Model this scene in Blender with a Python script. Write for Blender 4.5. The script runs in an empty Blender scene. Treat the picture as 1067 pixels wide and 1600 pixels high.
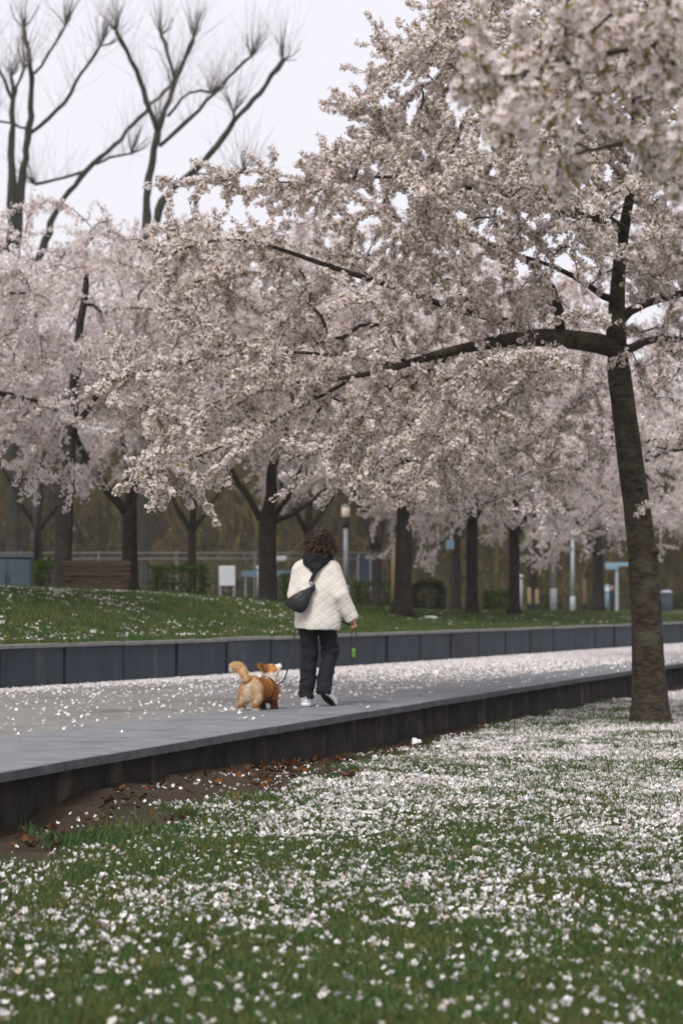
import bpy, math, random
import numpy as np
from math import radians as R
from mathutils import Vector, Matrix

rng = np.random.default_rng(11)
random.seed(5)
scene = bpy.context.scene
COL = scene.collection

# ------------------------------------------------------------------ camera, sky, sun, exposure
F, TILT, CZ = 3779.0, math.atan(135 / 3779.0), 1.02
cam_d = bpy.data.cameras.new('camera'); cam = bpy.data.objects.new('camera', cam_d); COL.objects.link(cam)
cam.location = (0, 0, CZ); cam.rotation_euler = (math.pi / 2 + TILT, 0, 0)
cam_d.sensor_fit = 'VERTICAL'; cam_d.sensor_height = 36; cam_d.lens = F / 1600 * 36
cam_d.clip_start = .1; cam_d.clip_end = 3000
cam_d.dof.use_dof = True; cam_d.dof.focus_distance = 16.6; cam_d.dof.aperture_fstop = 3.3
scene.camera = cam
scene.cycles.max_bounces = 12; scene.cycles.diffuse_bounces = 8; scene.cycles.transmission_bounces = 8

SUN_EL, SUN_ROT = R(46), R(-158)
w = bpy.data.worlds.new('World'); scene.world = w; w.use_nodes = True
nt = w.node_tree; bg = nt.nodes['Background']; bg.inputs['Strength'].default_value = .1
sky = nt.nodes.new('ShaderNodeTexSky'); sky.sky_type = 'NISHITA'; sky.sun_disc = False
sky.sun_elevation = SUN_EL; sky.sun_rotation = SUN_ROT; sky.dust_density = 5
mix = nt.nodes.new('ShaderNodeMix'); mix.data_type = 'RGBA'; mix.inputs[0].default_value = .93
nt.links.new(sky.outputs[0], mix.inputs[6])
mix.inputs[7].default_value = (4.95, 4.83, 5.2, 1)            # even overcast cloud
nt.links.new(mix.outputs[2], bg.inputs['Color'])
sd = bpy.data.lights.new('sun', 'SUN'); sd.energy = 1.5; sd.angle = R(22); sd.color = (1, .97, .93)
sun = bpy.data.objects.new('sun', sd); COL.objects.link(sun)
sdir = Vector((math.sin(SUN_ROT) * math.cos(SUN_EL), math.cos(SUN_ROT) * math.cos(SUN_EL), math.sin(SUN_EL)))
sun.rotation_euler = sdir.to_track_quat('Z', 'Y').to_euler()
vs = scene.view_settings; vs.view_transform = 'Standard'; vs.look = 'None'; vs.gamma = 1; vs.use_curve_mapping = False
vs.exposure = .98

# ------------------------------------------------------------------ helpers
FW = np.array([0, math.cos(TILT), math.sin(TILT)]); UP = np.array([0, -math.sin(TILT), math.cos(TILT)])
def ray(px, py):
    return FW + np.array([1., 0, 0]) * ((px - 533.5) / F) + UP * ((800 - py) / F)
def at(px, py, Y):
    d = ray(px, py); return np.array([0, 0, CZ]) + d * (Y / d[1])
def ground(px, py, z):
    d = ray(px, py); return np.array([0, 0, CZ]) + d * ((z - CZ) / d[2])

def proj(p):
    q = np.asarray(p) - np.array([0, 0, CZ]); d = q @ FW
    return 533.5 + F * q[..., 0] / d, 800 - F * (q @ UP) / d

def link(name, me, m=None, parent=None):
    o = bpy.data.objects.new(name, me); COL.objects.link(o)
    if m is not None and me is not None: me.materials.append(m)
    if parent is not None: o.parent = parent
    return o
def tag(o, label=None, cat=None, group=None, kind=None):
    if label: o['label'] = label
    if cat: o['category'] = cat
    if group: o['group'] = group
    if kind: o['kind'] = kind
    return o
def thing(name, label, cat, loc=(0, 0, 0), rz=0, group=None):
    o = bpy.data.objects.new(name, None); COL.objects.link(o)
    o.location = loc; o.rotation_euler = (0, 0, rz); o.empty_display_size = .2
    return tag(o, label, cat, group)
def copy_tree(o, parent=None):
    c = o.copy(); COL.objects.link(c); c.parent = parent
    for ch in list(o.children): copy_tree(ch, c)
    return c

class MB:
    """collects vertices and faces, links them as one mesh object"""
    def __init__(s): s.v = []; s.f = []; s.n = 0; s.mi = []
    def add(s, v, f, mi=0):
        v = np.asarray(v, float).reshape(-1, 3); s.v.append(v)
        for q in f: s.f.append(tuple(int(i) + s.n for i in q)); s.mi.append(mi)
        s.n += len(v); return s
    def box(s, c, d, rz=0, mi=0, bev=0):
        x, y, z = np.array(d) / 2.
        b = bev
        if b <= 0:
            v = np.array([[i, j, k] for k in (-z, z) for (i, j) in ((-x, -y), (x, -y), (x, y), (-x, y))])
            f = [(3, 2, 1, 0), (4, 5, 6, 7), (0, 1, 5, 4), (1, 2, 6, 5), (2, 3, 7, 6), (3, 0, 4, 7)]
        else:
            v = []
            for (zz, ins) in ((-z, b), (-z + b, 0), (z - b, 0), (z, b)):
                v += [[-x + ins, -y + ins, zz], [x - ins, -y + ins, zz], [x - ins, y - ins, zz], [-x + ins, y - ins, zz]]
            v = np.array(v); f = [(3, 2, 1, 0), (12, 13, 14, 15)]
            for k in range(3):
                for i in range(4):
                    j = (i + 1) % 4; f.append((4 * k + i, 4 * k + j, 4 * k + 4 + j, 4 * k + 4 + i))
        ca, sa = math.cos(rz), math.sin(rz)
        v = v @ np.array([[ca, sa, 0], [-sa, ca, 0], [0, 0, 1]]) + np.array(c)
        return s.add(v, f, mi)
    def tube(s, P, r, k=8, cap=True, mi=0, jit=None):
        P = np.asarray(P, float); n = len(P); r = np.broadcast_to(np.asarray(r, float), (n,))
        T = np.gradient(P, axis=0); T /= np.linalg.norm(T, axis=1)[:, None] + 1e-9
        a = np.array([0, 0, 1.]) if abs(T[0][2]) < .9 else np.array([1., 0, 0])
        u = np.cross(T[0], a); u /= np.linalg.norm(u); V = []
        th = np.linspace(0, 2 * np.pi, k, endpoint=False)
        for i in range(n):
            u = u - T[i] * (u @ T[i]); u /= np.linalg.norm(u) + 1e-9; b = np.cross(T[i], u)
            rr = r[i] * (np.ones(k) if jit is None else jit[i])
            V.append(P[i] + np.outer(np.cos(th) * rr, u) + np.outer(np.sin(th) * rr, b))
        f = []
        for i in range(n - 1):
            for j in range(k):
                j2 = (j + 1) % k; f.append((i * k + j, i * k + j2, (i + 1) * k + j2, (i + 1) * k + j))
        if cap: f.append(tuple(range(k))[::-1]); f.append(tuple((n - 1) * k + j for j in range(k)))
        return s.add(np.concatenate(V), f, mi)
    def mesh(s, name, smooth=False):
        me = bpy.data.meshes.new(name)
        me.from_pydata(np.concatenate(s.v).tolist(), [], s.f)
        if max(s.mi) > 0: me.polygons.foreach_set('material_index', s.mi)
        if smooth: me.polygons.foreach_set('use_smooth', [True] * len(me.polygons))
        me.update(); return me
    def build(s, name, m, parent=None, smooth=False):
        ms = m if isinstance(m, (list, tuple)) else [m]
        o = link(name, s.mesh(name, smooth), None, parent)
        for x in ms: o.data.materials.append(x)
        return o

def raw_mesh(name, V, Fq, smooth=False):
    """fast mesh from arrays; Fq (n,3) or (n,4)"""
    V = np.asarray(V, np.float32); Fq = np.asarray(Fq, np.int32); k = Fq.shape[1]
    me = bpy.data.meshes.new(name); me.vertices.add(len(V)); me.vertices.foreach_set('co', V.ravel())
    me.loops.add(Fq.size); me.loops.foreach_set('vertex_index', Fq.ravel())
    me.polygons.add(len(Fq)); me.polygons.foreach_set('loop_start', np.arange(len(Fq), dtype=np.int32) * k)
    if smooth: me.polygons.foreach_set('use_smooth', np.ones(len(Fq), bool))
    me.update(calc_edges=True); me.validate(); return me
def vcol(me, C, name='tint'):
    a = me.color_attributes.new(name, 'FLOAT_COLOR', 'POINT')
    C = np.asarray(C, np.float32); C = np.c_[C, np.ones(len(C))] if C.shape[1] == 3 else C
    a.data.foreach_set('color', C.astype(np.float32).ravel())

def vnoise(P, s=1.0, seed=0):
    """value noise, 3-D, vectorised, 0..1"""
    P = np.asarray(P, float) * s; i = np.floor(P).astype(np.int64); f = P - i; f = f * f * (3 - 2 * f)
    def h(a):
        n = (a[..., 0] * 374761393 + a[..., 1] * 668265263 + a[..., 2] * 2147483647 + seed * 1274126177) & 0xffffffff
        n = ((n ^ (n >> 13)) * 1274126177) & 0xffffffff
        return ((n ^ (n >> 16)) & 0xffff) / 65535.
    r = 0
    for dx in (0, 1):
        for dy in (0, 1):
            for dz in (0, 1):
                wt = (f[..., 0] if dx else 1 - f[..., 0]) * (f[..., 1] if dy else 1 - f[..., 1]) * (f[..., 2] if dz else 1 - f[..., 2])
                r = r + wt * h(i + np.array([dx, dy, dz]))
    return r
def fbm(P, s=1., o=3, seed=0):
    return sum(vnoise(P, s * 2 ** k, seed + k) * .5 ** k for k in range(o)) / sum(.5 ** k for k in range(o))
def xy(X, Y): return np.stack([X, Y, np.zeros_like(X)], -1)

# ---- signed-distance modelling (bodies, clothes, dog)
def cone(P, a, b, ra, rb, s=(1, 1, 1)):
    s = np.array(s, float); a = np.array(a, float); b = np.array(b, float)
    q = (P - a) / s; ba = (b - a) / s; h = np.clip(q @ ba / (ba @ ba + 1e-12), 0, 1)
    return (np.linalg.norm(q - h[:, None] * ba, axis=1) - (ra + (rb - ra) * h)) * s.min()
def ell(P, c, r):
    r = np.array(r, float); q = (P - np.array(c)) / r; k = np.linalg.norm(q, axis=1)
    return (k - 1) * r.min()
def smin(a, b, k):
    h = np.clip(.5 + .5 * (b - a) / k, 0, 1); return b * (1 - h) + a * h - k * h * (1 - h)
def U(k, *ds):
    d = ds[0]
    for e in ds[1:]: d = smin(d, e, k)
    return d
def nets(fn, lo, hi, h):
    lo = np.array(lo, float); n = np.ceil((np.array(hi) - lo) / h).astype(int) + 1
    g = np.stack(np.meshgrid(*[np.arange(k) for k in n], indexing='ij'), -1)
    Fv = fn(g.reshape(-1, 3) * h + lo).reshape(n); c = n - 1
    cr = [(0, 0, 0), (1, 0, 0), (0, 1, 0), (1, 1, 0), (0, 0, 1), (1, 0, 1), (0, 1, 1), (1, 1, 1)]
    S = [Fv[a:a + c[0], b:b + c[1], d:d + c[2]] for a, b, d in cr]
    neg = sum((x < 0).astype(int) for x in S); act = (neg > 0) & (neg < 8)
    idx = -np.ones(c, int); ids = np.argwhere(act); idx[act] = np.arange(len(ids))
    vals = np.stack([x[act] for x in S], 1); acc = np.zeros((len(ids), 3)); cnt = np.zeros(len(ids))
    for i in range(8):
        for j in range(i + 1, 8):
            if sum(abs(a - b) for a, b in zip(cr[i], cr[j])) != 1: continue
            va, vb = vals[:, i], vals[:, j]; m = (va < 0) != (vb < 0)
            t = np.where(m, va / np.where(m, va - vb, 1), 0)
            acc += m[:, None] * (np.array(cr[i]) + t[:, None] * (np.array(cr[j]) - np.array(cr[i]))); cnt += m
    V = (ids + acc / cnt[:, None]) * h + lo; Q = []
    for ax in range(3):
        o1, o2 = [k for k in range(3) if k != ax]
        A = np.take(Fv, range(n[ax] - 1), ax); B = np.take(Fv, range(1, n[ax]), ax)
        e = np.argwhere((A < 0) != (B < 0)); e = e[(e[:, o1] > 0) & (e[:, o2] > 0) & (e[:, o1] < c[o1]) & (e[:, o2] < c[o2])]
        d1 = np.zeros(3, int); d1[o1] = 1; d2 = np.zeros(3, int); d2[o2] = 1
        q = np.stack([idx[tuple((e - a).T)] for a in (d1 * 0, d1, d1 + d2, d2)], 1)
        fl = (A < 0)[tuple(e.T)]
        if ax == 1: fl = ~fl
        q[~fl] = q[~fl][:, ::-1]; Q.append(q)
    return V, np.concatenate(Q)
def normals(V, Fq):
    a = V[Fq[:, 2]] - V[Fq[:, 0]]; b = V[Fq[:, 3]] - V[Fq[:, 1]]; fn = np.cross(a, b); N = np.zeros_like(V)
    for k in range(4): np.add.at(N, Fq[:, k], fn)
    return N / (np.linalg.norm(N, axis=1)[:, None] + 1e-12)

# ------------------------------------------------------------------ materials
def mat(name, c1, c2=None, scale=8, rough=.8, bump=0, bscale=40, detail=6, spec=.3, lo=.35, hi=.65, tint=False, rnd=0, stretch=None, extra=None):
    m = bpy.data.materials.new(name); m.use_nodes = True; t = m.node_tree; p = t.nodes['Principled BSDF']
    p.inputs['Roughness'].default_value = rough; p.inputs['Specular IOR Level'].default_value = spec
    tc = t.nodes.new('ShaderNodeTexCoord'); src = tc.outputs['Object']
    if stretch:
        mp = t.nodes.new('ShaderNodeMapping'); mp.inputs['Scale'].default_value = stretch
        t.links.new(src, mp.inputs[0]); src = mp.outputs[0]
    col = None
    if c2 is not None:
        n = t.nodes.new('ShaderNodeTexNoise'); n.inputs['Scale'].default_value = scale; n.inputs['Detail'].default_value = detail
        n.inputs['Roughness'].default_value = .65
        t.links.new(src, n.inputs[0])
        r = t.nodes.new('ShaderNodeValToRGB'); r.color_ramp.elements[0].position = lo; r.color_ramp.elements[1].position = hi
        r.color_ramp.elements[0].color = (*c1, 1); r.color_ramp.elements[1].color = (*c2, 1)
        t.links.new(n.outputs[0], r.inputs[0]); col = r.outputs[0]
        if extra:                                             # (colour, scale, lo, hi): a second, larger stain layer
            n2 = t.nodes.new('ShaderNodeTexNoise'); n2.inputs['Scale'].default_value = extra[1]; n2.inputs['Detail'].default_value = 8
            t.links.new(src, n2.inputs[0]); mr = t.nodes.new('ShaderNodeMapRange')
            mr.inputs[1].default_value = extra[2]; mr.inputs[2].default_value = extra[3]; t.links.new(n2.outputs[0], mr.inputs[0])
            mx = t.nodes.new('ShaderNodeMix'); mx.data_type = 'RGBA'; mx.inputs[7].default_value = (*extra[0], 1)
            t.links.new(mr.outputs[0], mx.inputs[0]); t.links.new(col, mx.inputs[6]); col = mx.outputs[2]
    if tint:
        a = t.nodes.new('ShaderNodeAttribute'); a.attribute_name = 'tint'
        if col is None: col = a.outputs['Color']
        else:
            mx = t.nodes.new('ShaderNodeMix'); mx.data_type = 'RGBA'; mx.blend_type = 'MULTIPLY'; mx.inputs[0].default_value = 1
            t.links.new(a.outputs['Color'], mx.inputs[6]); t.links.new(col, mx.inputs[7]); col = mx.outputs[2]
    if rnd:
        oi = t.nodes.new('ShaderNodeObjectInfo'); hs = t.nodes.new('ShaderNodeHueSaturation')
        mr = t.nodes.new('ShaderNodeMapRange'); mr.inputs[3].default_value = 1 - rnd; mr.inputs[4].default_value = 1 + rnd
        t.links.new(oi.outputs['Random'], mr.inputs[0]); t.links.new(mr.outputs[0], hs.inputs['Value'])
        if col is None: hs.inputs['Color'].default_value = (*c1, 1)
        else: t.links.new(col, hs.inputs['Color'])
        col = hs.outputs[0]
    if col is not None: t.links.new(col, p.inputs['Base Color'])
    else: p.inputs['Base Color'].default_value = (*c1, 1)
    if bump:
        n = t.nodes.new('ShaderNodeTexNoise'); n.inputs['Scale'].default_value = bscale; n.inputs['Detail'].default_value = 8
        t.links.new(src, n.inputs[0]); b = t.nodes.new('ShaderNodeBump'); b.inputs['Strength'].default_value = bump
        b.inputs['Distance'].default_value = .02
        t.links.new(n.outputs[0], b.inputs['Height']); t.links.new(b.outputs[0], p.inputs['Normal'])
    return m
def thin(name, ramp, trans=.35, tint=False, trc=None):
    """petals and blades: diffuse + translucent, colour picked per instance"""
    m = bpy.data.materials.new(name); m.use_nodes = True; t = m.node_tree; t.nodes.remove(t.nodes['Principled BSDF'])
    oi = t.nodes.new('ShaderNodeObjectInfo'); r = t.nodes.new('ShaderNodeValToRGB'); cr = r.color_ramp
    while len(cr.elements) < len(ramp): cr.elements.new(.5)
    for e, (p, c) in zip(cr.elements, ramp): e.position = p; e.color = (*c, 1)
    t.links.new(oi.outputs['Random'], r.inputs[0]); col = r.outputs[0]
    if tint:
        a = t.nodes.new('ShaderNodeAttribute'); a.attribute_name = 'tint'
        mx = t.nodes.new('ShaderNodeMix'); mx.data_type = 'RGBA'; mx.blend_type = 'MULTIPLY'; mx.inputs[0].default_value = 1
        t.links.new(col, mx.inputs[6]); t.links.new(a.outputs['Color'], mx.inputs[7]); col = mx.outputs[2]
    d = t.nodes.new('ShaderNodeBsdfDiffuse'); tr = t.nodes.new('ShaderNodeBsdfTranslucent'); ms = t.nodes.new('ShaderNodeMixShader')
    ms.inputs[0].default_value = trans
    t.links.new(col, d.inputs[0]); t.links.new(col, tr.inputs[0])
    t.links.new(d.outputs[0], ms.inputs[1]); t.links.new(tr.outputs[0], ms.inputs[2])
    t.links.new(ms.outputs[0], t.nodes['Material Output'].inputs[0]); return m

M = {}
M['bark'] = mat('cherry_bark', (.016, .012, .009), (.068, .051, .036), 11, .95, 1.0, 18, stretch=(1, 1, 2.0), extra=((.085, .085, .05), 2.6, .54, .74))
M['bark_far'] = mat('far_bark', (.016, .013, .011), (.04, .033, .026), 9, .95, .5, 20)
M['pollard'] = mat('pollard_bark', (.016, .015, .011), (.036, .033, .023), 2.5, .95, .4, 6)
M['shoot'] = mat('shoot_bark', (.26, .23, .22), None, rough=.9)
M['petal'] = thin('cherry_petal', [(0, (.84, .79, .77)), (.5, (.93, .905, .895)), (1, (.96, .95, .945))], .45, tint=True)
M['petal_far'] = thin('pink_cherry_petal', [(0, (.84, .725, .71)), (.5, (.92, .84, .825)), (1, (.955, .905, .895))], .45, tint=True)
M['petal_fall'] = thin('fallen_petal', [(0, (.55, .44, .33)), (.10, (.72, .66, .63)), (.5, (.80, .765, .775)), (1, (.87, .85, .86))], .15, tint=True)
M['grass'] = thin('grass_blade', [(0, (.145, .125, .048)), (.16, (.105, .128, .044)), (.5, (.072, .120, .042)), (1, (.056, .108, .044))], .3, tint=True)
M['lawn'] = mat('lawn_soil', (.034, .050, .018), (.056, .054, .026), 2.2, .95, .8, 30, detail=9, tint=True)
M['bank'] = mat('bank_grass', (.042, .064, .018), (.07, .066, .028), 1.2, .95, .8, 14, detail=9)
M['far_ground'] = mat('far_ground', (.045, .06, .02), (.07, .06, .035), .3, .95)
M['path'] = mat('path_surface', (.165, .163, .155), (.235, .23, .218), 5, .85, .35, 160, detail=10, extra=((.125, .118, .105), 1.1, .52, .72))
M['coping'] = mat('coping_concrete', (.150, .160, .170), (.20, .21, .218), 3.5, .75, .3, 130, detail=10, rnd=.04, extra=((.105, .108, .11), 2.0, .55, .75))
M['coping_edge'] = mat('coping_edge_shade_grime', (.06, .066, .07), (.115, .12, .125), 4, .85, .4, 90, rnd=.05)  # front face of the slabs: its shade put into the colour, with grime
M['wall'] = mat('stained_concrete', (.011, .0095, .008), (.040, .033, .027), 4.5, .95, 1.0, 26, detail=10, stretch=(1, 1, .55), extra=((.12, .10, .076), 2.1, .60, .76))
M['panel'] = mat('slate_panel', (.026, .036, .050), (.043, .056, .073), 3, .7, .25, 50, detail=8, rnd=.13, stretch=(1, 1, .4), extra=((.11, .12, .13), 1.9, .60, .8))
M['cap'] = mat('wall_cap', (.2, .2, .19), (.28, .275, .26), 6, .85, .3, 60)
M['joint'] = mat('dark_joint', (.012, .013, .014), None, rough=.95)
M['soil'] = mat('soil', (.035, .024, .017), (.075, .052, .036), 6, .95, .9, 30)

# ------------------------------------------------------------------ plan of the walk
fp = np.array([ground(*q, 0)[:2] for q in ((0, 1208), (161, 1180), (352, 1148), (509, 1121), (690, 1092), (869, 1066), (986, 1048), (1067, 1036))])
bp = np.array([ground(*q, 0)[:2] for q in ((0, 1079), (157, 1067), (369, 1054.5), (515, 1045.5), (667, 1034.5), (828, 1022), (986, 1012))])
def curve(P, deg):
    c = np.polyfit(P[:, 1], P[:, 0], deg); lo, hi = P[0, 1], P[-1, 1]; dc = np.polyder(c)
    def fX(Y):
        Y = np.asarray(Y, float); Yc = np.clip(Y, lo, hi)
        return np.polyval(c, Yc) + np.polyval(dc, Yc) * (Y - Yc)
    return fX
Xf, Xb = curve(fp, 2), curve(bp, 2)
def cop_w(Y): return np.interp(Y, [6, 13.4, 18, 21.4, 25, 32], [1.75, 1.6, 1.38, 1.15, .92, .9])
def lawn_z(X, Y):
    X = np.asarray(X, float); Y = np.asarray(Y, float)
    z = -.352 + .12 * np.exp(-np.clip(X - Xf(Y) - .1, 0, 9) ** 2 / .28) * np.clip((Y - 14.5) / 1.2, 0, 1) * np.clip((20.5 - Y) / 2.5, 0, 1)
    return z + (fbm(xy(X, Y), .7, 3, 3) - .5) * .07 + (fbm(xy(X, Y), 4, 2, 9) - .5) * .02
WALL_H = .495
def bank_z(X, Y):
    """height behind the panel wall"""
    X = np.asarray(X, float); Y = np.asarray(Y, float); d = (Xb(Y) - X) / 1.09
    s = X + .5 * (Y - 26)                                    # grows along the wall, to the right
    zc = np.interp(Y - X * .9, [24, 39.5, 42, 44, 46, 49, 56], [1.2, 1.155, 1.12, 1.05, .93, .80, .70]) if False else np.interp(X / np.maximum(Y, 1), [-.2, -.141, -.075, -.035, -.01, .03, .08, .142], [1.22, 1.16, 1.06, .95, .86, .69, .62, .56])
    t = np.clip(d / 5.2, 0, 1); t = t * t * (3 - 2 * t)
    z = WALL_H - .01 + (zc - WALL_H + .01) * t
    u = np.clip((d - 6.5) / 26, 0, 1); u = u * u * (3 - 2 * u)
    z = z * (1 - u) + (-.05) * u
    return z + (fbm(xy(X, Y), .6, 3, 21) - .5) * .05 * np.clip(d, 0, 1)

def grid_sheet(name, U_, V_, fn, m, kind='structure'):
    uu, vv = np.meshgrid(U_, V_, indexing='ij'); P = fn(uu.ravel(), vv.ravel()); nv = len(V_)
    i, j = np.meshgrid(range(len(U_) - 1), range(nv - 1), indexing='ij'); a = (i * nv + j).ravel()
    me = raw_mesh(name, P, np.stack([a, a + nv, a + nv + 1, a + 1], 1), True)
    o = link(name, me, m); tag(o, kind=kind); return o, P

# ground to the horizon
MB().add([(-1500, -200, -.62), (1500, -200, -.62), (1500, 2500, -.62), (-1500, 2500, -.62)], [(0, 1, 2, 3)]).build('ground', M['far_ground'])['kind'] = 'structure'

# lawn on the near side: u = distance to the right of the edge
def soil_amt(X, Y):
    d = X - Xf(Y)
    wd = np.interp(Y, [10, 12.5, 14.2, 16.5, 19, 22, 26, 40], [.85, .85, .92, .9, .8, .58, .42, .3])
    n = fbm(xy(X, Y), 2.6, 3, 5)
    return np.clip((wd + (n - .5) * .8 - d) / .16, 0, 1)
Ul = np.concatenate([np.linspace(-.12, 1.2, 24), np.linspace(1.3, 6, 40), np.linspace(6.5, 40, 14)]); Vl = np.concatenate([np.linspace(-20, 5.5, 10), np.linspace(6, 32, 180), np.linspace(33, 70, 12)])
def f_lawn(u, v):
    X = Xf(v) + u; z = lawn_z(X, v) + .05 * soil_amt(X, v) * np.clip(1 - u / .4, 0, 1) * 0
    z = z - .02 * soil_amt(X, v) + (fbm(xy(X, v), 6, 4, 44) - .5) * .12 * soil_amt(X, v)
    return np.stack([X, v, z], -1)
lawn, P = grid_sheet('lawn', Ul, Vl, f_lawn, M['lawn'])
sa = soil_amt(P[:, 0], P[:, 1])[:, None]
dry = (fbm(P * np.array([1, 1, 0]), .9, 3, 71)[:, None] - .35).clip(0, .4)
vcol(lawn.data, (1 - sa) * (np.array([1, 1, 1.]) + dry * np.array([1.0, .25, .1])) + sa * np.array([.78, .43, .54]) * (.6 + .8 * fbm(P, 5, 3, 15)[:, None]))

# walkway
Vp = np.linspace(2, 75, 150); Up = np.linspace(0, 1, 14)
def f_path(u, v):
    a = Xf(v) - cop_w(v) - .004; b = Xb(v) - .03
    return np.stack([a + (b - a) * u, v, (fbm(xy(u * 5, v), .8, 2, 2) - .5) * .012 - .006], -1)
grid_sheet('path', Up, Vp, f_path, M['path'])

# near retaining wall with its coping slabs
rw = thing('retaining_wall', 'low stained concrete retaining wall with overhanging grey coping slabs beside the petal-covered lawn', 'wall', (0, 0, 0))
Yd = np.linspace(4, 60, 3000); Xd = Xf(Yd); S = np.concatenate([[0], np.cumsum(np.hypot(np.diff(Xd), np.diff(Yd)))])
s0 = np.interp(14.9, Yd, S) % .92
def edge(s, off):
    Y = np.interp(s, S, Yd); X = Xf(Y); tx = (Xf(Y + .01) - Xf(Y - .01)) / .02; l = math.hypot(tx, 1)
    return np.array([X - off / l, Y + off * tx / l])
k = s0
while k < S[-1] - 1.9:
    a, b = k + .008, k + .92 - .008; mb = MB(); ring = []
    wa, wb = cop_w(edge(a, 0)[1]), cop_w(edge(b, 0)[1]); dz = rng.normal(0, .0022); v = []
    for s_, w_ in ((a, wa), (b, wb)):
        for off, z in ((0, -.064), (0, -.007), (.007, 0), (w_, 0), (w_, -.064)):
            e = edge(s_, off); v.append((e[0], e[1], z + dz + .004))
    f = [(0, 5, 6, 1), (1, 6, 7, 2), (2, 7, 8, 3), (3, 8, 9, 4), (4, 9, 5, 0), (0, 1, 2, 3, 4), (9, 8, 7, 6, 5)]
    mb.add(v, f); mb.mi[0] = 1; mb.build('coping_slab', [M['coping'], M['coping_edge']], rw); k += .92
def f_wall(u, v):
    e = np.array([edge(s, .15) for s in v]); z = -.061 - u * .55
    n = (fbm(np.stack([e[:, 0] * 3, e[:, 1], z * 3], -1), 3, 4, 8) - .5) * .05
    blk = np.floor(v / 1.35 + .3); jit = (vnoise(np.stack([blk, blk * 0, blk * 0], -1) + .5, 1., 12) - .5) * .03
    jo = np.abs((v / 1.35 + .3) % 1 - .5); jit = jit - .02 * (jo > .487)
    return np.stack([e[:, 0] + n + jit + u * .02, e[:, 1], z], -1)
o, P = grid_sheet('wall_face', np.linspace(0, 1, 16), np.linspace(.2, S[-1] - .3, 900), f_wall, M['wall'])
del o['kind']; o.parent = rw

# panel wall on the far side
pw = thing('panel_wall', 'long dark slate-blue panel wall with pale cap on the far side of the path', 'wall', (0, 0, 0))
Yd2 = np.linspace(15, 62, 3000); Xd2 = Xb(Yd2); S2 = np.concatenate([[0], np.cumsum(np.hypot(np.diff(Xd2), np.diff(Yd2)))])
def edge2(s, off):
    Y = np.interp(s, S2, Yd2); X = Xb(Y); tx = (Xb(Y + .01) - Xb(Y - .01)) / .02; l = math.hypot(tx, 1)
    return np.array([X - off / l, Y + off * tx / l])
PL = 1.42; sj = np.interp(ground(75, 1072, 0)[1], Yd2, S2); k = sj % PL
s_end = np.interp(61, Yd2, S2)
while k + PL < s_end:
    a, b = k + .032, k + PL - .032; j = rng.normal(0, .008); dz = rng.normal(0, .003); v = []
    for s_ in (a, b):
        for off, z in ((0 + j, -.03), (0 + j, WALL_H - .045 + dz), (.09, WALL_H - .045 + dz), (.09, -.03)):
            e = edge2(s_, off); v.append((*e, z))
    MB().add(v, [(0, 4, 5, 1), (1, 5, 6, 2), (2, 6, 7, 3), (3, 7, 4, 0), (0, 1, 2, 3), (7, 6, 5, 4)]).build('wall_panel', M['panel'], pw)
    v = []
    for s_ in (k + .002, k + PL - .002):
        for off, z in ((-.03, WALL_H - .042), (-.03, WALL_H), (.17, WALL_H), (.17, WALL_H - .042)):
            e = edge2(s_, off); v.append((*e, z + dz))
    MB().add(v, [(0, 4, 5, 1), (1, 5, 6, 2), (2, 6, 7, 3), (3, 7, 4, 0), (0, 1, 2, 3), (7, 6, 5, 4)]).build('wall_cap', M['cap'], pw)
    k += PL
s_wall_end = k
v = []; ss = np.linspace(.1, k, 60)
mb = MB(); bk = np.array([edge2(s, .095) for s in ss]); bk2 = np.array([edge2(s, .16) for s in ss]); n_ = len(ss)
V = np.concatenate([np.c_[bk, np.full(n_, -.05)], np.c_[bk, np.full(n_, WALL_H - .05)], np.c_[bk2, np.full(n_, WALL_H - .05)]])
fs = [(i, i + 1, n_ + i + 1, n_ + i) for i in range(n_ - 1)] + [(n_ + i, n_ + i + 1, 2 * n_ + i + 1, 2 * n_ + i) for i in range(n_ - 1)]
mb.add(V, fs).build('backing', M['joint'], pw)

# bank and far park ground behind it
Ub = np.concatenate([np.linspace(0, 7, 40), np.linspace(7.6, 34, 24), np.geomspace(36, 420, 20)]); Vb = np.concatenate([np.linspace(8, 62, 110), np.geomspace(64, 700, 24)])
def f_bank(u, v):
    # sheets sheared off the wall line; straight back (-x/+y) from the wall
    vv = np.minimum(v, 60.); X0, Y0 = Xb(vv) + (v - vv) * .5, v
    X = X0 - .15 - u * .75; Y = Y0 + u * .66
    return np.stack([X, Y, bank_z(X, Y)], -1)
grid_sheet('grass_bank', Ub, Vb, f_bank, M['bank'])

# paved side area and low steps where the panel wall ends, right of the tree
M['road'] = mat('road_grey', (.17, .175, .18), (.23, .235, .24), 2, .85)
eA = edge2(s_wall_end, 0)
def f_road(u, v):
    X = Xb(v) - .2 - u * .5; Y = v + u * .66
    return np.stack([X, Y, bank_z(X, Y) + .03], -1)
grid_sheet('road', np.linspace(0, 5, 14), np.linspace(52, 61.5, 16), f_road, M['road'])

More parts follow.
